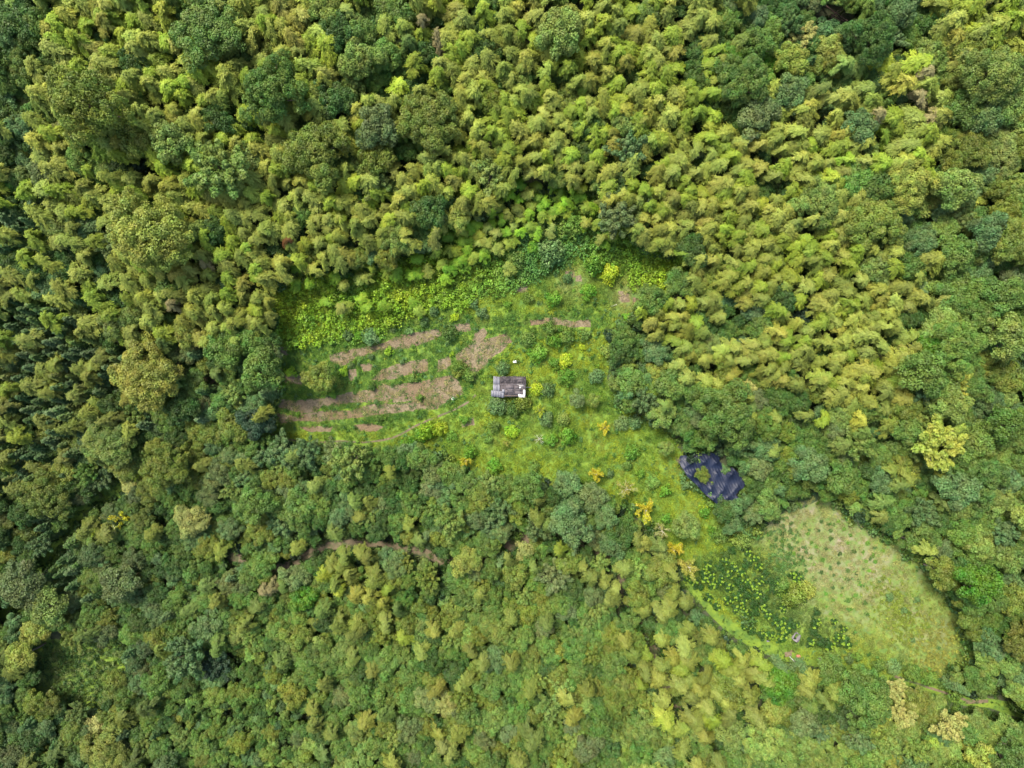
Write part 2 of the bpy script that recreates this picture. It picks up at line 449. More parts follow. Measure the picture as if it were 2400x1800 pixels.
def make_broadleaf(Rc, nclump, cr, nleaf, L, W, hgt, dome=.55, style='round'):
    """returns crown mesh, trunk mesh, height of the crown's middle above the base"""
    acc = Acc(); cz = hgt - Rc * dome
    ga = math.pi * (3 - math.sqrt(5)); segs = []
    trunk_r = .045 * Rc + .04
    segs.append([(0, 0, -.6, trunk_r * 1.3), (0.1, 0, cz * .3, trunk_r), (0, .1, cz * .75, trunk_r * .7), (.1, 0, cz + Rc * .1, trunk_r * .35)])
    lob = rng.random(7) * 6.28; lam = rng.uniform(.04, .16, 7)
    for k in range(nclump):
        t = (k + .5) / nclump
        el = math.asin(1 - t * 1.15) if 1 - t * 1.15 > -1 else -1.2
        az = k * ga + rng.normal() * .25
        rr = 1 + sum(lam[q] * math.sin((q + 2) * az + lob[q]) for q in range(4))
        rr *= rng.uniform(.82, 1.08)
        c = np.array([math.cos(az) * math.cos(el) * Rc * rr, math.sin(az) * math.cos(el) * Rc * rr, cz + math.sin(el) * Rc * dome * rng.uniform(.85, 1.12)])
        r = cr * rng.uniform(.65, 1.45)
        cc = c - unit(c - np.array([0, 0, cz - .3 * Rc])) * r * rng.uniform(.3, 1.1)
        if style == 'star':
            out = unit(c - np.array([0, 0, cz - .6 * Rc]))
            for q in range(3):
                clump_leaves(acc, cc + out * r * (.55 * q - .3), r * (.75 - .15 * q), nleaf // 3, L, W, rng.uniform(.35, .65), .7)
        else:
            clump_leaves(acc, cc, r, int(nleaf * (r / cr) ** 2), L, W, rng.uniform(.2, .8), squash=.95)
        if k % max(1, nclump // 9) == 0:
            segs.append([(0, 0, cz * .5 + rng.uniform(0, .3) * cz, trunk_r * .5), (cc[0] * .5, cc[1] * .5, cz * .8 + .1 * cc[2], trunk_r * .35), (cc[0], cc[1], cc[2], .03)])
    # inner foliage so the crown has a body
    for k in range(max(3, nclump // 5)):
        p = rdir(1)[0] * Rc * .45 * np.array([1, 1, dome]) + np.array([0, 0, cz])
        clump_leaves(acc, p, cr * 1.2, nleaf // 2, L * 1.1, W * 1.1, .35, low=-1)
    return acc.mesh('crown', LEAF), tubes('trunk', segs, BARK), cz + Rc * dome * .45

def make_bamboo(hgt=12.0, nb=4300):
    acc = Acc()
    lean = rng.uniform(0, 6.28); dr = rng.uniform(.5, 1.5)
    def axis(t):       # t 0..1 up the culm; the tip arches over
        k = max(0, (t - .55) / .45)
        return np.array([math.cos(lean) * dr * k ** 2 * 1.5, math.sin(lean) * dr * k ** 2 * 1.5, hgt * (t if t < .55 else .55 + .45 * (k - .13 * k ** 3) )])
    pl = [(*axis(t), .065 * (1 - t) + .012) for t in np.linspace(0, 1, 12)]
    pl[0] = (0, 0, -.5, .07)
    segs = [pl]
    nlobe = rng.integers(5, 8); la = np.sort(rng.random(nlobe) * 6.28)
    nbr = 54
    for b in range(nbr):
        t = .56 + .44 * (b / nbr) ** .8
        p = axis(t)
        k = (t - .56) / .44
        blen = (.75 + 1.5 * (1 - k ** 1.6) * min(1, .5 + k * 2)) * rng.uniform(.8, 1.1)
        az = (la[rng.integers(nlobe)] + rng.normal() * .22) if rng.random() < .82 else rng.random() * 6.28
        out = np.array([math.cos(az), math.sin(az), 0])
        m = int(nb / nbr * blen / 1.5)
        s = rng.random(m) ** .8
        droop = -.62 * s ** 2 * blen + .4 * s * blen * (1 - k)
        P = p + out * (s * blen)[:, None] + np.array([0, 0, 1]) * droop[:, None]
        P = P + rng.normal(size=(m, 3)) * np.array([.17, .17, .12])
        D = out + np.array([0, 0, -1.0]) * (.1 + .8 * s)[:, None] + rng.normal(size=(m, 3)) * .38
        Nn = np.array([0, 0, 1.25]) + out * .6 + rng.normal(size=(m, 3)) * .3
        V, F = leaves(P, D, Nn, rng.uniform(.32, .6, m), rng.uniform(.085, .14, m), .3)
        acc.add(V, F, np.clip(rng.uniform(.3, .7) + rng.normal(size=m) * .12, 0, 1))
    return acc.mesh('crown', BLADE), tubes('culm', segs, CULM, 5), hgt * .80

def make_conifer(hgt=9.0, Rb=1.7, nl=1900):
    acc = Acc(); base = hgt * .28
    lev = 17
    for l in range(lev):
        k = l / lev; z = base + (hgt - base) * k
        rad = Rb * (1 - k) ** .8 + .15
        nbr = max(4, int(9 * (1 - k) + 4))
        for b in range(nbr):
            az = b / nbr * 6.28 + l * .7 + rng.normal() * .15
            bl = rad * rng.uniform(.7, 1.12)
            m = max(6, int(nl / lev / nbr * (1.7 - 1.1 * k)))
            s = rng.random(m) ** .6
            out = np.array([math.cos(az), math.sin(az), 0.])
            side = np.array([-out[1], out[0], 0])
            P = out * (s * bl)[:, None] + side * (rng.normal(size=m) * .22 * (1.1 - s) * (.4 + bl))[:, None] + np.array([0, 0, z]) + np.array([0, 0, 1]) * ((-.35 * s ** 1.5 + .1 * s) * bl + rng.normal(size=m) * .06)[:, None]
            D = out + side * rng.normal(size=(m, 1)) * .5 + np.array([0, 0, -.1]) + rng.normal(size=(m, 3)) * .2
            Nn = np.array([0, 0, 1.]) + out * .4 + rng.normal(size=(m, 3)) * .3
            V, F = leaves(P, D, Nn, rng.uniform(.28, .5, m), rng.uniform(.10, .17, m), .1)
            acc.add(V, F, np.clip(.5 + .25 * (s - .6) + rng.normal(size=m) * .18, 0, 1))
    seg = [[(0, 0, -.5, .16), (0, 0, hgt * .5, .1), (0, 0, hgt * .97, .02)]]
    return acc.mesh('crown', LEAF), tubes('trunk', seg, BARK), hgt * .6

def make_shrub(Rc=1.0, n=900, L=.2, W=.11, nc=14, flat=.8):
    acc = Acc()
    for k in range(nc):
        az = k * 2.4 + rng.normal() * .3; q = math.sqrt((k + .3) / nc)
        q *= rng.uniform(.65, 1.25)
        c = np.array([math.cos(az) * q * Rc * .78, math.sin(az) * q * Rc * .78, Rc * flat * (1.05 - .55 * q * q) * rng.uniform(.75, 1.2)])
        clump_leaves(acc, c, Rc * rng.uniform(.17, .42), n // nc, L, W, rng.uniform(.3, .7), low=-.5)
    segs = [[(0, 0, -.2, .05), (0, 0, Rc * .6, .03)]] + [[(0, 0, .1, .03), (math.cos(a) * Rc * .5, math.sin(a) * Rc * .5, Rc * .7, .012)] for a in (0.3, 1.7, 3.1, 4.6)]
    return acc.mesh('foliage', LEAF), tubes('stem', segs, BARK, 5), Rc * .6

def make_starlet(Rc=1.6, nb=11, hgt=3.2, dense=1.0, bare=False, mat=PALEBARK):
    """a thin tree seen as a star of separate branches"""
    acc = Acc(); segs = [[(0, 0, -.4, .07), (0, 0, hgt * .6, .05), (0.05, 0, hgt, .02)]]
    for b in range(nb):
        az = b * 2.4 + rng.normal() * .25; z0 = hgt * rng.uniform(.45, .95)
        bl = Rc * rng.uniform(.35, 1.15); rise = rng.uniform(.0, .8)
        out = np.array([math.cos(az), math.sin(az), rise])
        tip = np.array([0, 0, z0]) + out * bl
        segs.append([(0, 0, z0, .03), (*((np.array([0, 0, z0]) + out * bl * .5) + [0, 0, .06]), .02), (*tip, .008)])
        for q in range(3):
            s0 = rng.uniform(.3, .8); o2 = unit(out + rng.normal(size=3) * .7); p0 = np.array([0, 0, z0]) + out * bl * s0
            segs.append([(*p0, .014), (*(p0 + o2 * bl * .45), .006)])
            if not bare:
                m2 = int(26 * dense); P = p0 + o2 * (rng.random((m2, 1)) * bl * .45) + rng.normal(size=(m2, 3)) * .1
                V, F = leaves(P, o2 + rng.normal(size=(m2, 3)) * .8, np.array([0, 0, 1.]) + rng.normal(size=(m2, 3)) * .4, rng.uniform(.16, .3, m2), rng.uniform(.07, .12, m2), .2)
                acc.add(V, F, rng.random(m2))
        m = int(80 * dense)
        if bare: m = int(10 * dense)
        if m:
            s = .2 + .8 * rng.random(m)
            P = np.array([0, 0, z0]) + out * (s * bl)[:, None] + rng.normal(size=(m, 3)) * .12
            D = out + rng.normal(size=(m, 3)) * .8
            V, F = leaves(P, D, np.array([0, 0, 1.]) + rng.normal(size=(m, 3)) * .4, rng.uniform(.18, .34, m), rng.uniform(.08, .14, m), .2)
            acc.add(V, F, rng.random(m))
    return acc.mesh('crown', LEAF), tubes('trunk', segs, mat, 5), hgt * .8

def make_grass(n=34, r=.5, h=.32, L=.34):
    a = rng.random(n) * 6.28; q = np.sqrt(rng.random(n)) * r
    P = np.stack([np.cos(a) * q, np.sin(a) * q, h * rng.uniform(.3, .8, n)], 1)
    D = np.stack([np.cos(a) * .6, np.sin(a) * .6, np.full(n, .55)], 1) + rng.normal(size=(n, 3)) * .5
    V, F = leaves(P, D, rdir(n) + np.array([0, 0, 1.2]), rng.uniform(.7, 1.4, n) * L, rng.uniform(.05, .10, n), .3)
    return mesh_from('grass', V, F, GRASSM, rng.random(n))
def make_weed(n=70, r=.75, L=.26, W=.2, h=.9):
    acc = Acc()
    for k in range(6):
        a = rng.random() * 6.28; q = math.sqrt(rng.random()) * r * .8
        clump_leaves(acc, np.array([math.cos(a) * q, math.sin(a) * q, h * rng.uniform(.3, .8)]), r * .45, n // 6, L, W, rng.uniform(.25, .75), .8, low=-.4)
    return acc.mesh('weed', LEAF)

# ------------------------------------------------------------ prototypes: (crown, stem, middle height, radius)
BAM = [(*make_bamboo(rng.uniform(10.5, 13)), 2.0) for _ in range(9)]
BRO = {}
BRO['s'] = [(*make_broadleaf(1.9, 17, .62, 130, .26, .17, 6.5, .8), 1.9) for _ in range(5)]
BRO['m'] = [(*make_broadleaf(3.1, 34, .78, 190, .28, .18, 8.5, .68), 3.1) for _ in range(7)]
BRO['l'] = [(*make_broadleaf(5.2, 95, .86, 210, .28, .18, 11.5, .6), 5.2) for _ in range(5)]
BRO['t'] = [(*make_broadleaf(3.1, 34, .8, 170, .40, .2, 8.5, .6, 'star'), 3.1) for _ in range(3)]
CON = [(*make_conifer(rng.uniform(8.5, 10.5), rng.uniform(1.5, 1.9)), 1.75) for _ in range(5)]
SHR = [(*make_shrub(), 1.0) for _ in range(5)]
STA = [(*make_starlet(), 1.6) for _ in range(4)]
SPA = [(*make_starlet(dense=.12, bare=True), 1.6) for _ in range(2)]
UND = [(*make_shrub(2.0, 420, .5, .32, 12, 1.2), 2.0) for _ in range(4)]
GRA = [make_grass() for _ in range(5)]
GRT = [make_grass(60, .55, .55, .5) for _ in range(3)]
WEE = [make_weed() for _ in range(6)]

# ------------------------------------------------------------ scatters: one stuff object each, points carry which, turn, size and tint
def join_meshes(name, crown, stem):
    """crown and stem of a prototype as one mesh for the uncounted rest"""
    import bmesh
    bm = bmesh.new(); bm.from_mesh(crown)
    nf = len(bm.faces); bm.from_mesh(stem); bm.faces.ensure_lookup_table()
    for f in bm.faces[nf:]: f.material_index = 1
    me = bpy.data.meshes.new(name); bm.to_mesh(me); bm.free()
    me.materials.clear(); me.materials.append(crown.materials[0]); me.materials.append(stem.materials[0])
    return me
def scatter(name, meshes, P, idx, rot, sc, tints, label=None):
    P = np.asarray(P, np.float32)
    me = bpy.data.meshes.new(name)
    me.vertices.add(len(P)); me.vertices.foreach_set('co', P.ravel())
    def att(nm, ty, data, key='value'):
        a = me.attributes.new(nm, ty, 'POINT'); a.data.foreach_set(key, np.asarray(data).ravel())
    att('pidx', 'INT', np.asarray(idx, np.int32))
    att('prot', 'FLOAT_VECTOR', np.asarray(rot, np.float32), 'vector')
    att('psc', 'FLOAT_VECTOR', np.asarray(sc, np.float32), 'vector')
    t = np.ones((len(P), 4), np.float32); t[:, :3] = tints
    att('tint', 'FLOAT_COLOR', t, 'color')
    ng = bpy.data.node_groups.new(name, 'GeometryNodeTree')
    ng.interface.new_socket('Geometry', in_out='INPUT', socket_type='NodeSocketGeometry')
    ng.interface.new_socket('Geometry', in_out='OUTPUT', socket_type='NodeSocketGeometry')
    gi = ng.nodes.new('NodeGroupInput'); go = ng.nodes.new('NodeGroupOutput')
    iop = ng.nodes.new('GeometryNodeInstanceOnPoints'); g2i = ng.nodes.new('GeometryNodeGeometryToInstance')
    for m in reversed(meshes):
        o = bpy.data.objects.new(name + '_kind', m)
        oi = ng.nodes.new('GeometryNodeObjectInfo'); oi.inputs['Object'].default_value = o
        ng.links.new(oi.outputs['Geometry'], g2i.inputs[0])
    def named(nm, ty):
        a = ng.nodes.new('GeometryNodeInputNamedAttribute'); a.data_type = ty; a.inputs['Name'].default_value = nm
        return [s for s in a.outputs if s.enabled and s.name == 'Attribute'][0]
    ng.links.new(gi.outputs[0], iop.inputs['Points']); ng.links.new(g2i.outputs[0], iop.inputs['Instance'])
    iop.inputs['Pick Instance'].default_value = True
    ng.links.new(named('pidx', 'INT'), iop.inputs['Instance Index'])
    ng.links.new(named('prot', 'FLOAT_VECTOR'), iop.inputs['Rotation'])
    ng.links.new(named('psc', 'FLOAT_VECTOR'), iop.inputs['Scale'])
    ng.links.new(iop.outputs[0], go.inputs[0])
    o = obj(name, me); md = o.modifiers.new('scatter', 'NODES'); md.node_group = ng
    tag(o, label=label, kind='stuff')
    return o

# ------------------------------------------------------------ the forest map: which kind grows where, 100 photo pixels to a letter
MAP = """DBBBdmBmmmBmBBBBmDDDDDBB
DBBBBmBBDDBmBBBBBddDDmGG
DBBBBBdmmBBBBBBBBdmmmBGG
DmBBBmBBddBBBBmBBBBBBBGG
mmmBBBBBBBBBBmmBBBBBGGGG
CmBmBBBBmmmBmDmBBBBBGGGG
mmmBBBmmmmmmmDmmmBBBBmGD
CCBBmBmmmmmmmDDmmDBBBmGG
CCCDDDDDDDDDDDDDmmmBBmGG
CCmDDDDDDDDDDDDDDDDmmGGG
CCDDDDDDDDDDDDDDDDDDDGGG
CDDDDDDDDDDDDDDDDDDddDGG
DCdDDDDDDDDDDDDDdddddddG
DCDDDDDmmdddddmdddddddDD
DddDDdddmddddddmmdddddDD
DdDDDddddddddddmmmmddddG
DDDDSSSddddddddmmmddGGGG
DDDDSSSddddddddGmGGGGGGG""".split()
def cell(px, py):
    c = min(23, max(0, int((px + rng.normal() * 22) // 100))); r = min(17, max(0, int((py + rng.normal() * 22) // 100)))
    return MAP[r][c]

# hand-placed trees: code, px, py, radius in px, tint
#  k: m/l/s/t broadleaf sizes (radius decides scale), c conifer, b bamboo
HAND = """l 481 65 75 green|l 633 206 64 green|l 188 235 74 oliveg|m 390 325 48 pale|m 315 318 40 oliveg|t 506 390 62 pale|l 734 347 66 oliveg|
l 340 545 80 olive2|m 503 270 36 dark|m 500 535 32 dark|m 192 530 36 blue|c 97 350 20 blue|m 55 290 34 blue|s 62 230 26 cream|m 145 300 30 tan|m 35 40 46 dark|m 781 225 42 dark|
m 795 70 40 dark|s 315 394 24 navy|t 255 570 32 grey|c 20 510 38 blue|m 307 140 34 dark|s 400 118 26 green|b 669 565 13 rust|b 466 315 18 gold|b 760 192 18 gold|b 394 249 18 gold|
m 832 65 40 green|m 840 135 42 pale|m 1313 70 48 pale|l 1002 280 66 oliveg|m 887 293 44 grey|m 878 370 38 oliveg|m 995 123 32 dark|m 1136 112 32 dark|t 1147 395 42 pale|m 1339 225 34 oliveg|
t 1476 343 40 blue|t 1445 505 42 grey|m 920 25 44 green|b 1030 100 17 pink|b 990 40 16 pink|m 925 557 34 pale|m 860 540 26 dark|m 1005 495 40 dark|m 1068 505 34 olive2|
t 1882 83 30 cream|m 1857 217 40 blue|l 1745 180 56 green|m 1723 135 36 bright|m 1810 134 28 bright|m 1781 268 46 grey|m 2182 123 34 pale|m 2287 108 40 oliveg|m 2117 25 32 blue|l 2052 85 52 dark|m 1947 112 34 olive2|
l 2341 170 64 pale|m 2363 246 42 pale|m 2020 290 36 blue|l 1925 470 50 pale|l 2142 423 54 olive2|l 2045 517 62 oliveg|m 2250 434 46 pale|m 2316 400 32 blue|s 2300 440 24 blue|m 2323 540 38 blue|m 2164 565 36 blue|
b 2178 165 20 pink|b 2165 230 24 pink|b 2195 268 22 pink|b 2065 262 18 pink|l 336 878 70 gold|m 430 780 28 olive2|l 250 1034 56 pale|l 383 1099 52 oliveg|m 134 1117 33 olive2|l 98 1165 52 oliveg|m 282 1099 32 olive2|m 520 817 40 green|m 608 864 46 green|
m 597 990 36 navy|m 540 1000 36 oliveg|m 105 665 36 blue|m 387 668 38 green|s 510 665 24 blue|m 745 886 36 oliveg|t 658 1056 34 blue|t 716 1056 30 blue|m 340 1143 24 oliveg|s 300 1140 18 cream|b 398 716 16 pink|b 485 622 15 pink|
m 425 960 36 dark|m 450 900 32 green|l 1706 968 64 green|m 1735 1010 36 green|m 1660 1030 26 green|m 1722 925 40 olive2|t 2211 1041 52 yellow|m 1752 900 28 cream|m 2229 947 42 pale|t 2251 907 34 yellow|m 2175 868 48 green|m 2367 788 48 pale|m 2356 698 44 green|m 2251 683 44 green|
m 1802 759 34 green|m 1831 690 34 dark|s 1980 636 22 navy|s 1882 741 26 navy|m 2186 817 40 bright|s 2146 1124 24 yellow|m 2345 1175 36 pale|m 1648 1113 17 oliveg|s 1701 1100 11 blue|m 1782 1098 28 grey|b 2030 860 24 gold|
b 1990 872 18 gold|m 1800 1052 32 blue|m 40 1370 52 grey|m 105 1424 46 pale|m 275 1370 44 grey|m 445 1225 36 tan|m 72 1482 34 yellow|m 43 1543 34 yellow|t 427 1547 46 blue|b 615 1388 15 pink|b 640 1374 15 pink|
m 708 1402 34 bright|c 174 1272 24 green|m 265 1598 28 oliveg|s 220 1705 24 cream|s 398 1384 20 cream|l 240 1764 50 olive2|m 480 1470 36 blue|t 505 1562 34 navy|m 1342 1230 44 blue|t 1300 1350 38 grey|m 1093 1323 32 olive2|m 1550 1337 36 oliveg|
t 1057 1225 32 pale|s 1230 1294 24 tan|m 1158 1550 30 blue|m 1042 1652 28 tan|b 1026 1722 18 gold|b 1036 1756 17 tan|b 1509 1609 15 lime|c 1375 1677 15 blue|s 1212 1700 20 tan|s 1277 1598 18 yellow|b 1317 1294 16 lime|
m 1612 1235 32 pale|m 2302 1370 44 bright|m 2294 1402 36 green|m 2215 1345 36 oliveg|m 2305 1272 36 pale|m 1712 1620 42 oliveg|m 1890 1695 34 grey|m 1830 1608 40 bright|m 2309 1786 36 yellow|m 1954 1573 34 green|l 2034 1640 62 green|
t 2106 1620 28 cream|t 2120 1675 30 cream|t 2229 1706 32 cream|c 1828 1562 18 blue|c 1882 1569 18 blue|c 2247 1612 17 blue|m 1817 1670 34 olive2|t 815 1085 40 pale|t 785 1060 30 grey|m 1480 893 34 green|m 1539 871 24 olive2|m 1463 787 26 green|
m 1540 822 32 blue|m 1583 898 42 green|m 1642 925 34 green|m 1553 972 30 pale|m 1480 947 20 green|s 1597 840 24 olive2|m 985 1075 30 green|m 960 1065 28 blue|m 1092 1130 34 green|m 1130 1160 30 oliveg|m 1240 1140 34 green|
m 1330 1135 32 blue|m 1395 1165 30 grey|m 1420 1215 28 blue|b 1512 736 15 lime|b 1561 717 16 lime|b 1576 743 16 olive|b 1556 762 12 gold|m 1530 700 34 green|m 1600 660 34 green|t 2155 1050 30 pale|m 1900 1090 40 blue|m 1980 1120 36 green|
m 1700 1200 26 dark|m 1720 1230 22 blue|m 1150 1610 34 green|m 900 1560 34 green|m 610 1330 30 green|m 700 1190 40 green|m 590 1180 40 green|m 655 1190 28 pale|s 1352 936 18 grey|s 1393 939 16 oliveg|
m 1562 1050 17 pale""".replace('\n', '').split('|')
# items: dict(kind, size class, px, py, r px, tint name)
T = []
for h in HAND:
    k, x, y, r, c = h.split()
    T.append([k, float(x), float(y), float(r), c, True])
NH = len(T)
HOLE = [(1920, 30, 34), (1960, 25, 40), (2000, 30, 24), (230, 1560, 40), (150, 1560, 60), (120, 1500, 34)]
roadpx = []
for Q, half in ROADS:
    a, b = w2px(Q[:, 0], Q[:, 1]); roadpx.append((np.stack([a, b], 1), half * 10))
CLEARw = CLEAR
NETP = [(1590,1083),(1597,1069),(1611,1068),(1625,1074),(1643,1063),(1665,1061),(1685,1068),(1696,1050),(1700,1066),(1684,1076),(1685,1087),(1720,1098),(1730,1108),
        (1746,1126),(1743,1145),(1729,1150),(1724,1163),(1733,1172),(1703,1177),(1709,1194),(1692,1200),(1685,1189),(1667,1171),(1640,1146),(1625,1130),(1609,1115),(1603,1098)]
GRID = {}
def cellkey(x, y): return (int(x // 100), int(y // 100))
def put(i):
    GRID.setdefault(cellkey(T[i][1], T[i][2]), []).append(i)
for i in range(NH): put(i)
def clear_of(x, y, r, f):
    cx, cy = cellkey(x, y)
    for a in (-1, 0, 1):
        for b in (-1, 0, 1):
            for i in GRID.get((cx + a, cy + b), ()):
                t = T[i]
                ff = f * (.8 if t[0] != 'b' and r < 25 else 1)
                if (t[1] - x) ** 2 + (t[2] - y) ** 2 < (ff * (t[3] + r)) ** 2: return False
    return True
MARG = 190
SPEC = {   # letter: [(weight, kind, rmin, rmax, tints...)]
 'B': [(.86, 'b', 17, 22, 'olive olive lime olive2 olive lime gold olive lime'), (.05, 'm', 22, 32, 'green pale oliveg'), (.09, 's', 17, 24, 'dark green')],
 'm': [(.62, 'b', 16, 22, 'olive olive2 olive lime olive2 olive olive2 gold'), (.2, 'm', 22, 34, 'green dark pale oliveg'), (.18, 's', 16, 24, 'dark green blue')],
 'D': [(.42, 's', 15, 24, 'green dark dark green blue oliveg'), (.44, 'm', 22, 34, 'green dark green oliveg blue dark grey'), (.07, 't', 24, 32, 'pale blue green'), (.03, 'b', 15, 18, 'olive2 pale'), (.03, 'c', 15, 20, 'conifer blue')],
 'd': [(.40, 's', 15, 24, 'green oliveg pale green dark green'), (.46, 'm', 22, 34, 'green oliveg pale green grey green dark green oliveg'), (.08, 't', 24, 32, 'pale oliveg'), (.05, 'b', 15, 18, 'olive2 pale olive')],
 'G': [(.16, 's', 18, 26, 'pale green blue yellow'), (.58, 'm', 26, 40, 'pale green pale blue oliveg green'), (.18, 'l', 42, 58, 'pale green oliveg'), (.08, 't', 26, 34, 'pale blue')],
 'C': [(.62, 'c', 14, 21, 'conifer conifer green blue dark oliveg'), (.2, 'b', 16, 20, 'olive2 olive lime'), (.18, 's', 16, 24, 'dark green oliveg blue')],
 'S': [(.85, 's', 11, 17, 'green blue pale dark green'), (.15, 'm', 22, 30, 'oliveg green')],
}
def choose(letter):
    sp = SPEC[letter]; u = rng.random() * sum(s[0] for s in sp)
    for s in sp:
        u -= s[0]
        if u <= 0: break
    tl = s[4].split()
    return s[1], rng.uniform(s[2], s[3]), tl[rng.integers(len(tl))]
def near_road(x, y, r):
    for P, half in roadpx:
        if ((P[:, 0] - x) ** 2 + (P[:, 1] - y) ** 2).min() < (half + r * .62) ** 2: return True
    return False
cl = np.array(CLEAR, float); cl = np.concatenate([cl + (np.roll(cl, -1, 0) - cl) * t for t in np.arange(0, 1, .1)])
netv = np.array(NETP, float)
def place(n, big):
    for _ in range(n):
        x = rng.uniform(-MARG, 2400 + MARG); y = rng.uniform(-MARG, 1800 + MARG)
        k, r, c = choose(cell(x, y))
        # trees come smaller towards the lower edge's fine woodland
        if k == 'b': r *= 1 + .22 * min(1, max(0, (math.hypot((x - 1200) / 1200, (y - 900) / 900) - .55) / .6))
        if y > 1000 and x < 2000 and k in 'mst': r *= .84
        if big and k not in 'ml t': continue
        if k in 'ml' and big is False and r > 30: r *= .8
        if inpoly(x, y, CLEAR) and True: continue
        if inpoly(x, y, NETP) or inpoly(x, y, LOWL): continue
        dd = np.hypot(cl[:, 0] - x, cl[:, 1] - y).min()
        if dd < r * .7: continue
        if np.hypot(netv[:, 0] - x, netv[:, 1] - y).min() < r * .9: continue
        if near_road(x, y, r): continue
        if any((x - a) ** 2 + (y - b) ** 2 < q * q for a, b, q in HOLE): continue
        if clear_of(x, y, r, .62 if k == 'b' else .66):
            T.append([k, x, y, r, c, False]); put(len(T) - 1)
# small lime bamboo and saplings running out into the weedy slope
for cx, cy, sx, sy, m in [(1130, 545, 45, 38, 34), (1080, 600, 30, 20, 8), (1010, 635, 60, 14, 5), (900, 640, 90, 16, 7), (840, 700, 50, 20, 4), (730, 665, 45, 12, 4), (880, 722, 60, 8, 4), (1290, 470, 60, 25, 22),
                          (1400, 520, 40, 30, 10), (1230, 490, 30, 25, 12)]:
    for _ in range(m * 4):
        if m <= 0: break
        x = rng.normal(cx, sx); y = rng.normal(cy, sy)
        if (inpoly(x, y, WEED) or not inpoly(x, y, CLEAR)) and clear_of(x, y, 13, .62):
            T.append(['b', x, y, rng.uniform(12, 15), ['lime', 'weed', 'weed', 'olive2'][rng.integers(4)], False]); put(len(T) - 1); m -= 1
place(2500, True)
place(70000, False)
print('trees', len(T), {k: sum(t[0] == k for t in T) for k in 'bmlstc'})
# ------------------------------------------------------------ put the trees up
KIND = {'b': ('bamboo', BAM, 'culm', 'bamboo', 'tall bamboo stems with arching tops on the slope'), 'm': ('broadleaf_tree', BRO['m'], 'trunk', 'tree', 'broadleaf trees of the forest'),
        'l': ('broadleaf_tree', BRO['l'], 'trunk', 'tree', 'broadleaf trees of the forest'), 't': ('broadleaf_tree', BRO['t'], 'trunk', 'tree', 'broadleaf trees of the forest'),
        's': ('young_tree', BRO['s'], 'trunk', 'tree', 'small young trees between the larger ones'), 'c': ('conifer_tree', CON, 'trunk', 'conifer', 'pointed conifers on the valley slope')}
LOOK = {'olive': 'olive', 'olive2': 'dull olive', 'lime': 'bright lime', 'gold': 'golden yellow', 'tan': 'tan', 'pink': 'pinkish brown', 'rust': 'rusty red', 'green': 'mid green',
        'dark': 'dark green', 'blue': 'bluish green', 'pale': 'pale green', 'oliveg': 'mossy green', 'bright': 'vivid green', 'cream': 'cream flowered', 'yellow': 'pale yellow',
        'grey': 'greyish green', 'conifer': 'leaf green', 'navy': 'blackish green', 'amber': 'amber', 'weed': 'fresh green', 'weed2': 'grass green', 'weedy': 'lemon green', 'deep': 'deep green'}
NOUN = {'b': 'bamboo', 'm': 'tree', 'l': 'big tree', 't': 'tree', 's': 'small tree', 'c': 'conifer'}
# landmarks for the labels: phrase, px, py
LM = [("the hut", 1192, 906), ("the dark netting", 1660, 1120), ("the concrete tank", 1867, 1493), ("the big golden tree", 336, 878), ("the yellow fan tree", 2211, 1041),
      ("the amber star tree", 1416, 1002), ("the field's olive tree", 745, 886), ("the field's far end", 1180, 790), ("the round blue tree", 1342, 1230),
      ("the dirt road's bend", 647, 1330), ("the grey sage bush", 1612, 1235), ("the dry meadow", 2000, 1290), ("the weedy slope", 900, 690), ("the mossy dome tree", 188, 235),
      ("the spiky pale tree", 506, 390), ("the wide mossy tree", 734, 347), ("the great round tree", 1002, 280), ("the blue tree in bamboo", 1476, 343),
      ("the cream blossom tree", 1882, 83), ("the dark forest hole", 1955, 30), ("the wide olive crown", 2142, 423), ("the broad pale crown", 2341, 170),
      ("the valley amber trees", 297, 1211), ("the tan flowered tree", 445, 1225), ("the paired yellow trees", 58, 1510), ("the valley clearing", 190, 1560),
      ("the orange plumes", 1030, 1738), ("the bright lime plume", 1509, 1609), ("the triple cream blossoms", 2140, 1660), ("the vivid green tree", 2302, 1370),
      ("the netting's big tree", 1708, 990), ("the fern tree", 1147, 395), ("the dark domed tree", 340, 545), ("the pale round tree", 250, 1034),
      ("the blossom by the grove", 1752, 900), ("the round pale oak", 1313, 70), ("the grey bare tree", 1300, 1350), ("the log by the track", 1862, 1548),
      ("the bluish scrub tree", 1158, 1550), ("the pale star tree", 1057, 1225), ("the long valley track", 217, 1180), ("the corner trees", 35, 40),
      ("the yellow corner tree", 2309, 1786), ("the sumac thicket", 1290, 570), ("the wide pale crown", 2045, 517), ("the twin grey crowns", 800, 1070)]
def sector(dx, dy):
    a = math.degrees(math.atan2(-dy, dx)) % 360
    return ['right of', 'upper right of', 'above', 'upper left of', 'left of', 'lower left of', 'below', 'lower right of'][int(((a + 22.5) % 360) // 45)]
ORD = ['nearest', 'second', 'third', 'fourth', 'fifth', 'sixth', 'seventh', 'eighth', 'ninth', 'tenth', 'eleventh', 'twelfth']
USED = set()
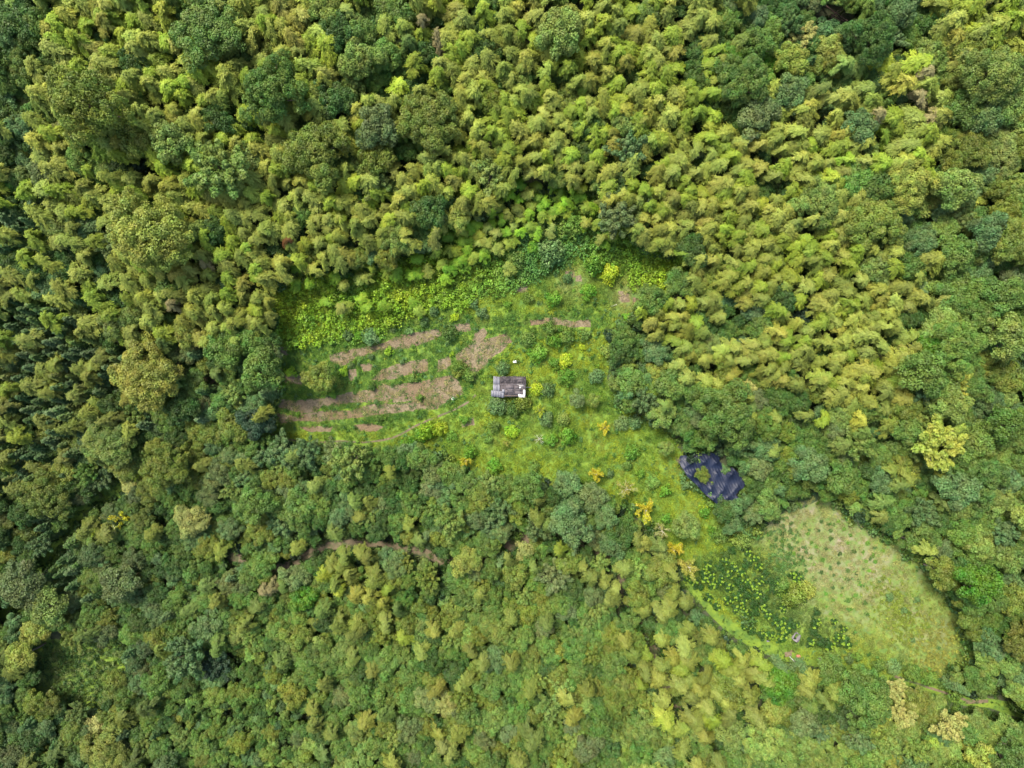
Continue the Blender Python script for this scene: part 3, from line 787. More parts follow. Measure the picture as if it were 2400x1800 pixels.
def label_all(items):
    """items: (look, noun, px, py) -> a label each that names its look, its landmark, the side it stands on and which one out"""
    pts = np.array([(i[2], i[3]) for i in items]); lm = np.array([(l[1], l[2]) for l in LM])
    D = np.hypot(pts[:, None, 0] - lm[None, :, 0], pts[:, None, 1] - lm[None, :, 1])
    key = {}
    order = np.argsort(D, 1)
    SEC = {}
    for j in range(len(LM)):
        for i in np.argsort(D[:, j])[:400]:
            s = sector(pts[i, 0] - lm[j, 0], pts[i, 1] - lm[j, 1])
            SEC.setdefault((items[i][0], items[i][1], j, s), []).append(i)
    rank = {k: {i: n for n, i in enumerate(v)} for k, v in SEC.items()}
    out = []
    for i, it in enumerate(items):
        lab = None
        for tryn in range(16):
            j = order[i, tryn]
            if D[i, j] < 6: continue
            s = sector(pts[i, 0] - lm[j, 0], pts[i, 1] - lm[j, 1])
            r = rank.get((it[0], it[1], j, s), {}).get(i, 99)
            if r < 12:
                o = ORD[r]
                t = f"{it[0]} {it[1]}, {o} such to the {s} {LM[j][0]}" if s[:5] in ('upper', 'lower', 'right', 'left ') else f"{it[0]} {it[1]}, {o} such straight {s} {LM[j][0]}"
                if t not in USED: lab = t; break
        if lab is None: lab = f"{it[0]} {it[1]} in the wood near {LM[order[i,0]][0]}"
        USED.add(lab); out.append(lab)
    return out
SPECIAL = {  # hand-placed trees with a phrase of their own
    (336, 878): "big round golden olive tree standing alone among the dark conifers", (2211, 1041): "fan shaped pale yellow tree right of the netting, lightest crown around",
    (745, 886): "olive tree growing alone in the left part of the bare field", (1342, 1230): "round bluish green tree just below the meadow's lower edge",
    (188, 235): "wide mossy green dome tree at the edge of the upper left bamboo", (506, 390): "pale tree of spiky radiating sprays in the upper left bamboo",
    (734, 347): "wide mossy tree between bamboo, left of the great round tree", (1002, 280): "great round moss green tree, widest in the middle of the upper bamboo",
    (1476, 343): "lone bluish tree inside the bamboo above the clearing", (1882, 83): "cream flowering tree just left of the dark forest hole",
    (1708, 990): "large mid green tree spreading over the upper edge of the netting", (1147, 395): "fern like pale tree within the bamboo above the clearing",
    (1612, 1235): "large greyish sage bush at the lower end of the green meadow", (445, 1225): "round tan flowered tree right of the amber trees",
    (1648, 1113): "small mossy tree poking up through the dark netting", (1313, 70): "round pale green tree in the bamboo at the top edge",
    (1752, 900): "cream blossoming tree left in the wood above the netting", (250, 1034): "pale round tree below the big golden tree", (481, 65): "big round mid green tree at the top, among lime bamboo",
    (633, 206): "big round tree with small gaps, between bamboo right of the mossy dome", (2142, 423): "wide olive crown low in the upper right slope", (2341, 170): "broad pale crown near the upper right corner",
    (340, 545): "large dull olive dome, darkest big crown in the left bamboo", (1509, 1609): "very bright lime bamboo plume alone low in the lower wood",
    (1300, 1350): "grey thin leaved tree right in the lower middle wood", (2302, 1370): "vivid green round tree on the right of the dry meadow", (2309, 1786): "pale yellow crown at the lower right corner",
    (1158, 1550): "bluish rounded tree in the lower middle scrub", (1057, 1225): "pale star shaped tree in the wood below the meadow",
}
inview = lambda t: -10 < t[1] < 2410 and -10 < t[2] < 1810
DATA = []
for idx, t in enumerate(T):
    k, px, py, r, c, hand = t
    nm, protos, stem, cat, grp = KIND[k]
    pi = int(rng.integers(len(protos)))
    cr, st, mid, Rp = protos[pi]
    sc = r * .1 * (1.1 if k == 'b' else 1.0 if hand else 1.08) / Rp
    zs = sc * rng.uniform(.85, 1.25)
    if k == 'b': zs = rng.uniform(.85, 1.12) if r > 15 or hand else rng.uniform(.3, .5); sc = max(sc, .72)
    if k == 's': zs = rng.uniform(.62, 1.2) * (1 if sc > .8 else .9)
    if k in 'mt': zs = max(zs, .8)
    if k == 'c': zs = min(max(zs, .75), 1.05)
    if hand and k == 's' or hand and r < 22 and k in 'mt': zs = min(zs, r * .1 / 2.4)
    x, y, z = px2w(px, py, mid * zs)
    tn_ = tint(c, .13 if not hand else .05)
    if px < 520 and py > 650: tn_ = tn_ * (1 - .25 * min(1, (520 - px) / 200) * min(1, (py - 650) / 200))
    if k == 'b':
        if py > 1150: tn_ = tn_ * .84
        elif py < 620: tn_ = tn_ * (1 + .14 * min(1, max(0, (620 - py) / 400)) * (1 if px < 950 or px > 1800 else .4))
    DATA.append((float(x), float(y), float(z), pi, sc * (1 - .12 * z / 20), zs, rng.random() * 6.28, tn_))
labs = label_all([(LOOK[t[4]], NOUN[t[0]], t[1], t[2]) for t in T])
for fam, ids in {'b': 'b', 'mlt': 'mlt', 's': 's', 'c': 'c'}.items():
    mem = [i for i, t in enumerate(T) if t[0] in fam]
    vis = [i for i in mem if inview(T[i])]
    vis.sort(key=lambda i: (-int(T[i][5]), -T[i][3]))
    single = set(vis[:300]); rest = [i for i in mem if i not in single]
    if fam == 'c': single = set(vis); rest = [i for i in mem if not inview(T[i])]
    for i in vis:
        if i not in single: continue
        k, px, py, r, c, hand = T[i]; nm, protos, stem, cat, grp = KIND[k]
        x, y, z, pi, sc, zs, rot, tn = DATA[i]
        cr, st, mid, Rp = protos[pi]
        e = obj(nm, None, loc=(x, y, z)); e.empty_display_size = .5
        e.rotation_euler = (0, 0, rot); e.scale = (sc, sc, zs)
        tag(e, SPECIAL.get((int(px), int(py)), labs[i]) if hand else labs[i], cat, grp)
        a = obj('crown', cr, e); a['tint'] = [float(q) for q in tn] + [1.0]
        obj(stem, st, e)
    if rest:
        plist = KIND[fam[0]][1] if fam != 'mlt' else BRO['m'] + BRO['l'] + BRO['t']
        off = {'m': 0, 'l': len(BRO['m']), 't': len(BRO['m']) + len(BRO['l'])}
        ms = [join_meshes('forest', p[0], p[1]) for p in plist]
        A = [DATA[i] for i in rest]
        scatter({'b': 'bamboo_grove', 'mlt': 'broadleaf_forest', 's': 'young_woods', 'c': 'conifer_forest'}[fam], ms, [(d[0], d[1], d[2]) for d in A],
                [d[3] + (off[T[i][0]] if fam == 'mlt' else 0) for d, i in zip(A, rest)], [(0, 0, d[6]) for d in A], [(d[4], d[4], d[5]) for d in A], [d[7] for d in A],
                {'b': 'olive and lime bamboo covering the upper slopes', 'mlt': 'mixed green broadleaf forest around the clearing', 's': 'small young trees filling in between larger crowns', 'c': 'conifers beyond the left edge'}[fam])

# ------------------------------------------------------------ undergrowth below the crowns
def jitter_grid(step, x0=-155, x1=155, y0=-125, y1=125):
    X, Y = np.meshgrid(np.arange(x0, x1, step), np.arange(y0, y1, step))
    return X.ravel() + rng.uniform(-.5, .5, X.size) * step, Y.ravel() + rng.uniform(-.5, .5, X.size) * step
ux, uy = jitter_grid(2.7)
upx, upy = w2px(ux, uy)
CLg = np.array(CLEAR, float)
ok = ~inpoly(upx, upy, CLEAR) & ~inpoly(upx, upy, NETP) & ~inpoly(upx, upy, LOWL) & (rng.random(len(ux)) < .9)
for P, half in roadpx:
    d = np.full(len(ux), 1e9)
    for q in P[::2]: d = np.minimum(d, np.hypot(upx - q[0], upy - q[1]))
    ok &= d > min(half, 11) + 6
for a, b, q in HOLE: ok &= np.hypot(upx - a, upy - b) > q * .8
ux, uy = ux[ok], uy[ok]; n = len(ux)
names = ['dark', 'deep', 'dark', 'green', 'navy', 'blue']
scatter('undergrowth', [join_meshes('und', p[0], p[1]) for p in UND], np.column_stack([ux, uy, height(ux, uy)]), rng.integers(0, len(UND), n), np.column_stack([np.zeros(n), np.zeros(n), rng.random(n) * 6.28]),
        np.column_stack([s := rng.uniform(.6, 1.15, n), s, s * rng.uniform(.8, 1.5, n)]), [tint(names[q], .15, K) for q in rng.integers(0, len(names), n)], 'dark bushes and saplings below the forest crowns')

# ------------------------------------------------------------ grass and weeds of the clearing
def cover_points(step, polys, holes=(), x0=-60, x1=112, y0=-75, y1=48):
    gx_, gy_ = jitter_grid(step, x0, x1, y0, y1)
    px, py = w2px(gx_, gy_)
    ok = np.zeros(len(px), bool)
    for p in polys: ok |= inpoly(px, py, p)
    for h in holes: ok &= ~inpoly(px, py, h)
    return gx_[ok], gy_[ok], px[ok], py[ok]
gx_, gy_, px, py = cover_points(.58, [CLEAR], SOILS + [NETP])
dry = dry_at(gx_, gy_)
n1 = fbm(gx_, gy_, 7, 3); n2 = fbm(gx_ + 50, gy_, 2.5, 2); keep = rng.random(len(gx_)) < np.where(dry > .35, .45, .8) * (.55 + .7 * n2)
pathd = np.full(len(px), 1e9)
for (P, half), q in zip(roadpx, range(9)):
    if q in (2,):
        for s in P: pathd = np.minimum(pathd, np.hypot(px - s[0], py - s[1]))
keep &= pathd > 5
gx_, gy_, px, py, dry, n1, n2 = [q[keep] for q in (gx_, gy_, px, py, dry, n1, n2)]
field = inpoly(px, py, [(640,830),(1010,740),(1200,740),(1400,720),(1420,770),(1200,800),(1090,930),(900,1010),(660,1010),(630,930)])
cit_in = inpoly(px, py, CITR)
orch = (px > 1610) & (py > 1270)
green = lin((134, 178, 52)); lime = lin((172, 198, 46)); deepg = lin((94, 150, 54)); straw = lin((190, 188, 120)); oliv = lin((140, 150, 56))
tn = []
for a, b, d, f, o in zip(n1, n2, dry, field, orch):
    c = lime * (1 - a) + green * a if a > .5 or not f else deepg
    c = lime + (green - lime) * np.clip((a - .35) / .3, 0, 1)
    if f: c = deepg * .75 + green * .25
    if b > .62: c = c * .5 + deepg * .5
    c = c + (oliv - c) * np.clip((.4 - b) * 3, 0, .6)
    c = c + (straw - c) * np.clip(d * 1.1, 0, .9)
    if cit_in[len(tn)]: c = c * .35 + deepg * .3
    tn.append(np.clip(c * K * math.exp(rng.normal() * .13), .003, .8))
n = len(gx_)
hs = np.where(dry > .3, .7, 1) * (.5 + 1.0 * n2)
scatter('grass', [p for p in GRA + GRT], np.column_stack([gx_, gy_, height(gx_, gy_) + .05]), np.where(rng.random(n) < .12, rng.integers(5, 8, n), rng.integers(0, 5, n)),
        np.column_stack([rng.normal(size=n) * .1, rng.normal(size=n) * .1, rng.random(n) * 6.28]), np.column_stack([s := rng.uniform(.7, 1.35, n), s, hs * s]), tn,
        'green and yellowish meadow grass of the clearing')
# leafy weeds: the dense slope above the field, field margins, scattered patches
gx_, gy_, px, py = cover_points(.95, [WEED])
def weedfield(gx_, gy_, px, py, dens, pal, sc, up=1.0):
    out = []
    for x, y, u, v in zip(gx_, gy_, px, py):
        if rng.random() > dens(u, v, x, y): continue
        out.append((x, y, pal(u, v, x, y), rng.uniform(*sc)))
    return out
def pal_weed(u, v, x, y):
    a = float(fbm(x, y, 5, 3)); b = rng.random()
    c = lin(PAL['weed']) + (lin(PAL['weedy']) - lin(PAL['weed'])) * np.clip((a - .45) * 3 + (b - .6), 0, 1)
    c = c + (lin(PAL['weed2']) - c) * np.clip((.47 - a) * 4 + (rng.random() - .6), 0, 1)
    k = np.exp(-((u - 1290) ** 2 + (v - 600) ** 2) / (2 * 90 ** 2))
    c = c + (lin((104, 164, 80)) - c) * np.clip(k * 1.2, 0, .9)
    return c * K * 1.12 * math.exp(rng.normal() * .14)
W_ = weedfield(gx_, gy_, px, py, lambda u, v, x, y: .97, pal_weed, (.8, 1.9))
gx_, gy_, px, py = cover_points(.9, [CLEAR], SOILS + [NETP, WEED])
def dens_m(u, v, x, y):
    if u > 1600 and v > 1270: return .05 if float(dry_at(x, y)) < .3 else .03
    base = float(fbm(x + 30, y, 6, 2)); inf = inpoly(u, v, [(640,830),(1010,740),(1200,740),(1420,700),(1420,800),(1230,840),(1090,930),(900,1010),(660,1010),(630,930)])
    if inf: return .42 + .4 * (base - .4)
    edge = min(1, max(0, (v - 700) / 300)); return (.06 if base < .5 else .18) * (1 if u < 1560 else .7)
def pal_m(u, v, x, y):
    a = rng.random(); c = lin((92, 148, 60)) if a < .5 else lin((120, 170, 52)) if a < .8 else lin((106, 156, 86)) if a < .97 else lin((176, 196, 58))
    return c * K * math.exp(rng.normal() * .18)
W_ += weedfield(gx_, gy_, px, py, dens_m, pal_m, (.45, 1.0))
g3x, g3y, p3, q3 = cover_points(1.0, SOILS)
W_ += weedfield(g3x, g3y, p3, q3, lambda u, v, x, y: .08 + .55 * max(0, float(fbm(x + 9, y, 3, 2)) - .5), pal_m, (.2, .6))
g4x, g4y, p4, q4 = cover_points(1.1, [offset_poly(CLEAR, 34)], [CLEAR], y0=-80, y1=60)
W_ += weedfield(g4x, g4y, p4, q4, lambda u, v, x, y: 0 if np.hypot(roadpx[3][0][:, 0] - u, roadpx[3][0][:, 1] - v).min() < 20 else .8, lambda u, v, x, y: lin([(96, 146, 66), (124, 164, 70), (130, 164, 70)][rng.integers(3)]) * K * math.exp(rng.normal() * .18), (.7, 1.4))
for a_, b_ in zip(CLEAR, CLEAR[1:] + CLEAR[:1]):
    a_, b_ = np.array(a_), np.array(b_); L_ = np.linalg.norm(b_ - a_)
    for _ in range(int(L_ / 3.2)):
        p_ = a_ + (b_ - a_) * rng.random(); gate = fbm(p_[0] / 10, p_[1] / 10, 5, 2)
        if gate < .42 or inpoly(p_[0], p_[1], WEED) or (1765 < p_[0] < 1930 and p_[1] < 1270): continue
        p_ = p_ + rng.normal(size=2) * (11 if p_[0] > 1700 else 7)
        if min(np.hypot(P[:, 0] - p_[0], P[:, 1] - p_[1]).min() for P, h in roadpx) < 30: continue
        x, y, z = px2w(*p_); W_.append((float(x), float(y), lin([(100, 150, 64), (126, 168, 66), (112, 156, 84), (150, 178, 72)][rng.integers(4)]) * K * math.exp(rng.normal() * .16), rng.uniform(1.1, 2.5)))
# the bright leafy patch and weeds in the dry meadow
for _ in range(420):
    u = rng.normal(2110, 32); v = rng.normal(1440, 42) + (u - 2110) * .7
    if not inpoly(u, v, CLEAR): continue
    x, y, z = px2w(u, v); W_.append((float(x), float(y), lin((164, 190, 70)) * K * math.exp(rng.normal() * .15), rng.uniform(.35, .7)))
for _ in range(260):
    u = rng.normal(2190, 30); v = rng.normal(1520, 45)
    if not inpoly(u, v, CLEAR): continue
    x, y, z = px2w(u, v); W_.append((float(x), float(y), lin((184, 192, 84)) * K * math.exp(rng.normal() * .15), rng.uniform(.35, .75)))
for _ in range(240):
    u = rng.normal(1835, 28); v = rng.normal(1325, 40)
    if not inpoly(u, v, CLEAR): continue
    x, y, z = px2w(u, v); W_.append((float(x), float(y), lin((110, 160, 76)) * K * math.exp(rng.normal() * .15), rng.uniform(.45, .9)))
# ground cover of the small valley clearing and verges of the tracks
gx2, gy2 = jitter_grid(1.1, -125, 125, -95, 60); u2, v2 = w2px(gx2, gy2)
d = np.full(len(u2), 1e9)
for P, half in [roadpx[q] for q in (0, 6, 7)]:
    for q in P[::3]: d = np.minimum(d, np.hypot(u2 - q[0], v2 - q[1]) - min(half, 11))
ok = (inpoly(u2, v2, LOWL) | ((d > 0) & (d < 26))) & ~inpoly(u2, v2, CLEAR)
for x, y in zip(gx2[ok], gy2[ok]):
    W_.append((float(x), float(y), lin([(84, 128, 60), (110, 150, 70), (130, 155, 80)][rng.integers(3)]) * K * math.exp(rng.normal() * .18), rng.uniform(.8, 1.5)))
for q in (3, 6, 7):
    Q = ROADS[q][0]
    for _ in range(int(len(Q) * 2.2)):
        p_ = Q[rng.integers(len(Q))] + rng.normal(size=2) * .9
        W_.append((float(p_[0]), float(p_[1]), lin([(108, 150, 60), (132, 166, 62), (92, 136, 56)][rng.integers(3)]) * K * .85 * math.exp(rng.normal() * .15), rng.uniform(.2, .5)))
Q = ROADS[3][0]; tq = np.gradient(Q, axis=0); tq /= np.linalg.norm(tq, axis=1)[:, None]
for _ in range(900):
    k_ = rng.integers(len(Q)); side_ = np.array([tq[k_][1], -tq[k_][0]]) * rng.choice([1, 1, -1])
    p_ = Q[k_] + side_ * rng.uniform(1.2, 4.2)
    if p_[0] < 85 and side_ @ np.array([tq[k_][1], -tq[k_][0]]) < 0: continue
    W_.append((float(p_[0]), float(p_[1]), lin([(100, 146, 62), (126, 166, 66), (116, 152, 66)][rng.integers(3)]) * K * math.exp(rng.normal() * .16), rng.uniform(.5, 1.0)))
n = len(W_); A = np.array([(w[0], w[1]) for w in W_]); S = np.array([w[3] for w in W_])
scatter('weeds', WEE, np.column_stack([A, height(A[:, 0], A[:, 1])]), rng.integers(0, len(WEE), n), np.column_stack([rng.normal(size=n) * .1, rng.normal(size=n) * .1, rng.random(n) * 6.28]),
        np.column_stack([S, S, S * rng.uniform(.7, 1.5, n)]), [w[2] for w in W_], 'leafy green and yellowish weeds on the slope and field margins')
# cut stalks on the bare strips
pts = []; tn = []
for s in SOILS[:8] + SOILS[12:13]:
    P = np.array([px2w(p[0], p[1])[:2] for p in s]); lo, hi = P.min(0), P.max(0); ar = np.prod(hi - lo)
    c = rng.uniform(lo, hi, (int(ar * 2.0), 2)); c = c[inpoly(c[:, 0], c[:, 1], [tuple(p) for p in P])]
    for x, y in c:
        if fbm(x, y, 3, 2) < .42: continue
        pts.append((x, y)); tn.append([lin((190, 180, 110)), lin((130, 150, 70)), lin((165, 150, 100)), lin((90, 120, 50))][rng.integers(4)] * K)
pts = np.array(pts); n = len(pts)
STK = []
for q in range(4):
    m = 9; P = np.column_stack([rng.normal(size=(m, 2)) * .4, np.full(m, .12)])
    Dd = np.column_stack([rng.normal(size=(m, 2)), rng.normal(size=m) * .12])
    V_, F_ = leaves(P, Dd, np.tile([0, 0, 1.], (m, 1)) + rng.normal(size=(m, 3)) * .3, rng.uniform(.5, 1.0, m), rng.uniform(.06, .11, m), .1)
    STK.append(mesh_from('stalk', V_, F_, GRASSM, rng.random(m)))
scatter('crop_litter', STK, np.column_stack([pts, height(pts[:, 0], pts[:, 1]) + .12]), rng.integers(0, 4, n), np.column_stack([np.zeros(n), np.zeros(n), rng.random(n) * 6.28]),
        np.column_stack([s := rng.uniform(.6, 1.3, n), s, s]), tn, 'dry cut corn stalks and leaves lying on the bare strips')

# ------------------------------------------------------------ single plants of the clearing
def plant(name, proto, px, py, r, zs, c, stemname, partname, label, cat, grp=None, jit=.05, rot=None, lift=0.0):
    cr, st, mid, Rp = proto
    sc = r * .1 * 1.1 / Rp
    x, y, z = px2w(px, py, mid * zs * sc)
    e = obj(name, None, loc=(float(x), float(y), float(z) + lift)); e.empty_display_size = .3
    e.rotation_euler = (0, 0, rng.random() * 6.28 if rot is None else rot); e.scale = (sc, sc, sc * zs)
    tag(e, label, cat, grp)
    a = obj(partname, cr, e); a['tint'] = [float(q) for q in tint(c, jit) * (1.25 if name == 'shrub' else 1)] + [1.0]
    b = obj(stemname, st, e)
    return e
STARS = [(1416,1002,17,'amber',0,"amber star shaped young tree, rightmost inside the upper meadow"), (1090,1080,15,'amber',0,"amber young tree at the meadow's lower left edge"),
         (1187,1040,9,'gold',0,"tiny golden sapling left of the bare forked sapling"), (1264,1029,14,'gold',1,"nearly bare forked sapling with pale trunk, middle of the meadow"),
         (1397,1111,19,'amber',0,"amber tree with a long upward branch by the lower meadow edge"), (1468,1146,22,'gold',2,"straw gold tree with long bare branch tips"),
         (1513,1194,24,'amber',0,"crescent of amber foliage round a white bare trunk"), (1552,1244,20,'tan',2,"tan thin star tree left of the grey sage bush"),
         (1579,1287,22,'amber',0,"bright amber tree at the upper end of the orchard"), (1612,1327,28,'gold',0,"widest amber tree, lowest of the amber row by the orchard"),
         (1264,961,16,'weedy',0,"lemon green star shaped young fir right below the hut"), (260,1216,30,'gold',2,"straw gold tree with white trunk by the valley track"),
         (297,1211,28,'amber',0,"amber crown right of its white trunked neighbour by the valley track"), (232,1240,24,'weedy',0,"lemon yellow crown lowest of three by the valley track")]
for x, y, r, c, m, lab in STARS:
    proto = (STA if m != 1 else SPA)[rng.integers(2 if m == 1 else 4)]
    r = r * .85
    if m == 2: proto = (*make_starlet(Rc=1.6, nb=13, dense=.55), 1.6)
    if r > 15 and m == 0: proto = (*make_starlet(Rc=1.6, nb=int(9 + rng.integers(4)), dense=1.5), 1.6)
    plant('amber_tree', proto, x, y, r, 1.3, c, 'trunk', 'crown', lab, 'tree', 'yellowing young trees')
SHRUBS = """1165 950 25 blue;1177 866 16 blue;1430 787 16 navy;1425 822 17 pale;1225 945 20 oliveg;1279 980 19 blue;1320 982 15 pale;1458 993 18 blue;1488 990 16 blue;1258 912 15 weedy;1284 915 16 blue;
1263 828 22 weed2;1461 833 15 blue;1488 825 18 green;1330 885 20 weed2;1398 882 17 blue;1364 814 9 weedy;1205 960 20 dark;1300 800 16 weed2;1330 790 18 green;1290 770 16 green;1372 786 14 green;1236 795 18 green;
1300 850 14 weed2;1325 845 16 weedy;1130 733 14 blue;1108 712 13 blue;1065 745 11 weedy;1015 728 13 blue;995 752 11 blue;960 776 10 blue;920 771 9 blue;868 790 22 blue;815 786 14 blue;840 788 13 weed2;
1053 784 18 dark;910 824 11 weed;824 854 8 blue;870 836 8 blue;842 842 9 green;942 848 7 blue;1060 830 6 weed;1075 858 16 green;1070 875 14 oliveg;966 888 11 green;985 932 9 green;882 942 7 blue;
888 980 10 green;806 870 12 weed;872 906 10 dark;780 925 10 weed2;660 909 9 weed2;680 872 14 weed;1100 880 16 green;1330 1020 20 weed2;1290 1030 18 weed2;1200 1012 16 weed;1145 1030 12 green;1160 1000 14 green;
1250 1097 15 green;1160 1092 18 weed2;1100 1060 16 weed2;1480 1060 18 weed2;1530 1130 18 green;1560 1150 14 weed2;1608 1137 12 blue;
1500 1110 12 weed2;1470 1090 14 green;1000 1010 20 weed;1030 1005 18 weedy;985 1020 16 weed2;1060 1020 14 weed2;960 1040 22 weed2;1090 985 12 weed2;
1330 560 12 weed2;1290 590 30 blue;1250 580 16 weed2;1210 610 22 green;1330 650 12 blue;1380 680 16 weed2;1300 700 18 weed2;1430 640 22 weedy;1390 620 24 weed2;1340 530 28 green;1260 540 22 dark;
1375 700 10 weed2;1240 700 12 green;1190 715 10 weed2;1480 1190 12 blue;1430 1110 10 blue;1560 1215 12 weed2;1650 1200 14 weed2;1690 1250 22 green;1740 1265 22 pale;1700 1300 12 dark;1760 1235 14 blue;1668 1240 12 weed2;
1862 1395 28 oliveg;1890 1385 22 olive2;1835 1370 16 green;1650 1190 10 weedy;1490 1240 10 weed2;2085 1400 10 blue;2150 1405 8 blue;2120 1430 8 blue;2140 1500 7 blue;1495 715 14 green;1470 745 12 weed2;
1990 1545 12 blue;2010 1540 12 green;2060 1560 16 green;2095 1565 18 blue;2140 1580 18 green;2180 1590 18 green;2215 1600 16 green;2240 1590 14 weed2""".replace('\n', '').split(';')
SH = [s.split() for s in SHRUBS]
BIGSH = [(*make_shrub(1.6, 1700, .24, .14, 26, .8), 1.6) for _ in range(4)]
labs = label_all([(LOOK[c], 'shrub', float(x), float(y)) for x, y, r, c in SH])
for (x, y, r, c), lb in zip(SH, labs):
    r = float(r)
    if (x, y) == ('1165', '950'): lb = "bluish shrub touching the hut's lower left corner"
    if (x, y) == ('1177', '866'): lb = "small bluish shrub over the hut's upper roof edge"
    if (x, y) == ('1430', '787'): lb = "blackish green spiky shrub alone on the meadow's right edge"
    plant('shrub', (SHR if r < 15 else BIGSH)[rng.integers(4)], float(x), float(y), r, rng.uniform(.9, 1.5), c, 'stem', 'foliage', lb, 'shrub', 'shrubs scattered over the clearing', .1)
# citrus orchard
CIT = [(330,690),(480,710),(560,620),(665,720),(840,510),(920,600),(830,680),(985,710),(270,800),(370,810),(595,800),(750,790),(1070,800),(310,870),(490,900),(700,890),(820,890),(1000,890),(1140,895),(1240,925),(400,950),
       (600,970),(770,990),(900,970),(1165,1020),(970,1050),(1065,1110),(690,1090),(830,1080),(590,1150),(770,1160),(920,1190),(1030,1215),(700,1255),(810,1290),(1100,1320),(1290,1240),(1320,1060),(1200,1360),(1280,1440),
       (1380,1440),(1345,1540),(830,1470),(890,1540),(1030,1600),(1130,1600),(940,1300),(1440,820),(1490,870),(640,500),(100,870),(160,900),(215,960),(330,1110),(440,1220)]
CITP = [(1600 + x / 5.53, 1200 + y / 5.53, 12) for x, y in CIT]
CITP += [(1600 + x / 2.765, 1200 + y / 2.765, r) for x, y, r in [(860,720,13),(850,775,12),(830,850,12),(905,840,14),(950,865,13),(1050,845,17),(1000,815,11),(1040,760,10),(620,730,13),(700,745,14),(650,775,12),(640,820,13),(510,790,11),(405,735,10),(740,735,8),(980,710,9),(870,650,10)]]
def make_citrus():
    cr, st, mid = make_shrub(1.0, 1000, .2, .11, 14, .75)
    acc = Acc()
    for k in range(6):
        a = rng.random() * 6.28; q = rng.uniform(.1, .85)
        clump_leaves(acc, np.array([math.cos(a) * q, math.sin(a) * q, .95 - .35 * q * q + rng.uniform(0, .12)]), .17, 26, .22, .14, .6, low=-.3)
    return cr, st, acc.mesh('new_leaves', LEAF), mid
CTS = [make_citrus() for _ in range(5)]
labs = label_all([('dark leaved', 'citrus bush', x, y) for x, y, r in CITP])
NEWL = [float(q) for q in lin((168, 210, 66)) * K * .95] + [1.0]
for (x, y, r), lb in zip(CITP, labs):
    cr, st, nl, mid = CTS[rng.integers(5)]
    e = plant('citrus_bush', (cr, st, mid, 1.0), x, y, r, rng.uniform(.9, 1.2), 'deep', 'stem', 'foliage', lb, 'bush', 'citrus bushes of the small orchard', .08)
    if rng.random() < .7: a = obj('new_leaves', nl, e); a['tint'] = NEWL
SEED = [(650,90),(570,130),(640,160),(700,130),(810,140),(960,170),(1045,110),(835,195),(690,215),(750,240),(870,225),(930,240),(720,270),(1020,270),(1110,255),(1170,260),(1300,250),(770,310),(830,290),(905,310),(855,340),
        (1010,330),(1190,320),(760,330),(800,380),(960,365),(900,390),(1070,380),(720,410),(980,410),(1130,400),(975,490),(1030,540),(930,530),(975,570),(1120,540),(1070,575),(930,610),(1090,630),(960,660),
        (930,690),(1180,590),(1010,60),(900,60),(1100,70),(1160,100),(1270,130),(1090,150),(1200,200),(1240,160),(880,120),(790,80),(1070,200),(960,120),(1250,320),(1150,470),(1210,380),(860,440)]
SEP = [(1600 + x / 2.765, 1200 + y / 2.765) for x, y in SEED]
labs = label_all([('low green', 'seedling', x, y) for x, y in SEP])
for (x, y), lb in zip(SEP, labs):
    plant('seedling', SHR[rng.integers(5)], x, y, rng.uniform(4.5, 7), .6, 'weed2' if rng.random() < .4 else 'dark', 'stem', 'foliage', lb, 'seedling', 'seedlings planted over the dry meadow', .2)
# bare dead shrubs
for x, y, r, lb in [(160,1165,24,"leafless brown shrub below the pale domed tree by the valley track"), (340,265,22,"grey leafless tree between bamboo right of the mossy dome"), (738,300,18,"small grey leafless tree above the wide mossy tree"),
                    (670,495,26,"grey brown leafless tree in the bamboo above the rusty plume"), (1530,1703,22,"dark leafless shrub near the bottom edge"), (1375,1290,14,"thin leafless shrub beside the hidden dirt road"),
                    (1592,705,22,"dark brown leafless shrub right of the meadow's top corner"), (1590,1080,10,"bare grey twiggy shrub at the netting's left tip")]:
    plant('bare_shrub', (*make_starlet(nb=16, bare=True, dense=.3, mat=BARK), 1.6), x, y, r, 1.4, 'tan', 'branches', 'leaves', lb, 'shrub', 'leafless shrubs')
# leaning bare poles of trunks in the dark hole
for x, y, an, ln, lb in [(1958, 22, .9, 7, "long reddish bare trunk leaning across the dark forest hole"), (1940, 50, -.8, 5, "short reddish bare trunk low in the dark forest hole"), (1972, 40, .95, 4, "bare trunk right in the dark forest hole")]:
    X0, Y0, Z0 = [float(q) for q in px2w(x, y, 3)]
    dx, dy = math.cos(an) * ln / 2, -math.sin(an) * ln / 2
    o = obj('fallen_trunk', tubes('fallen_trunk', [[(-dx, -dy, -1.2, .16), (0, 0, 0, .13), (dx, dy, 1.5, .08)]], noise_mat('red_bark', (.05, .03, .022), (.09, .055, .04), 4)), loc=(X0, Y0, Z0 + 2.2))
    tag(o, lb, 'trunk', 'bare trunks in the forest hole')
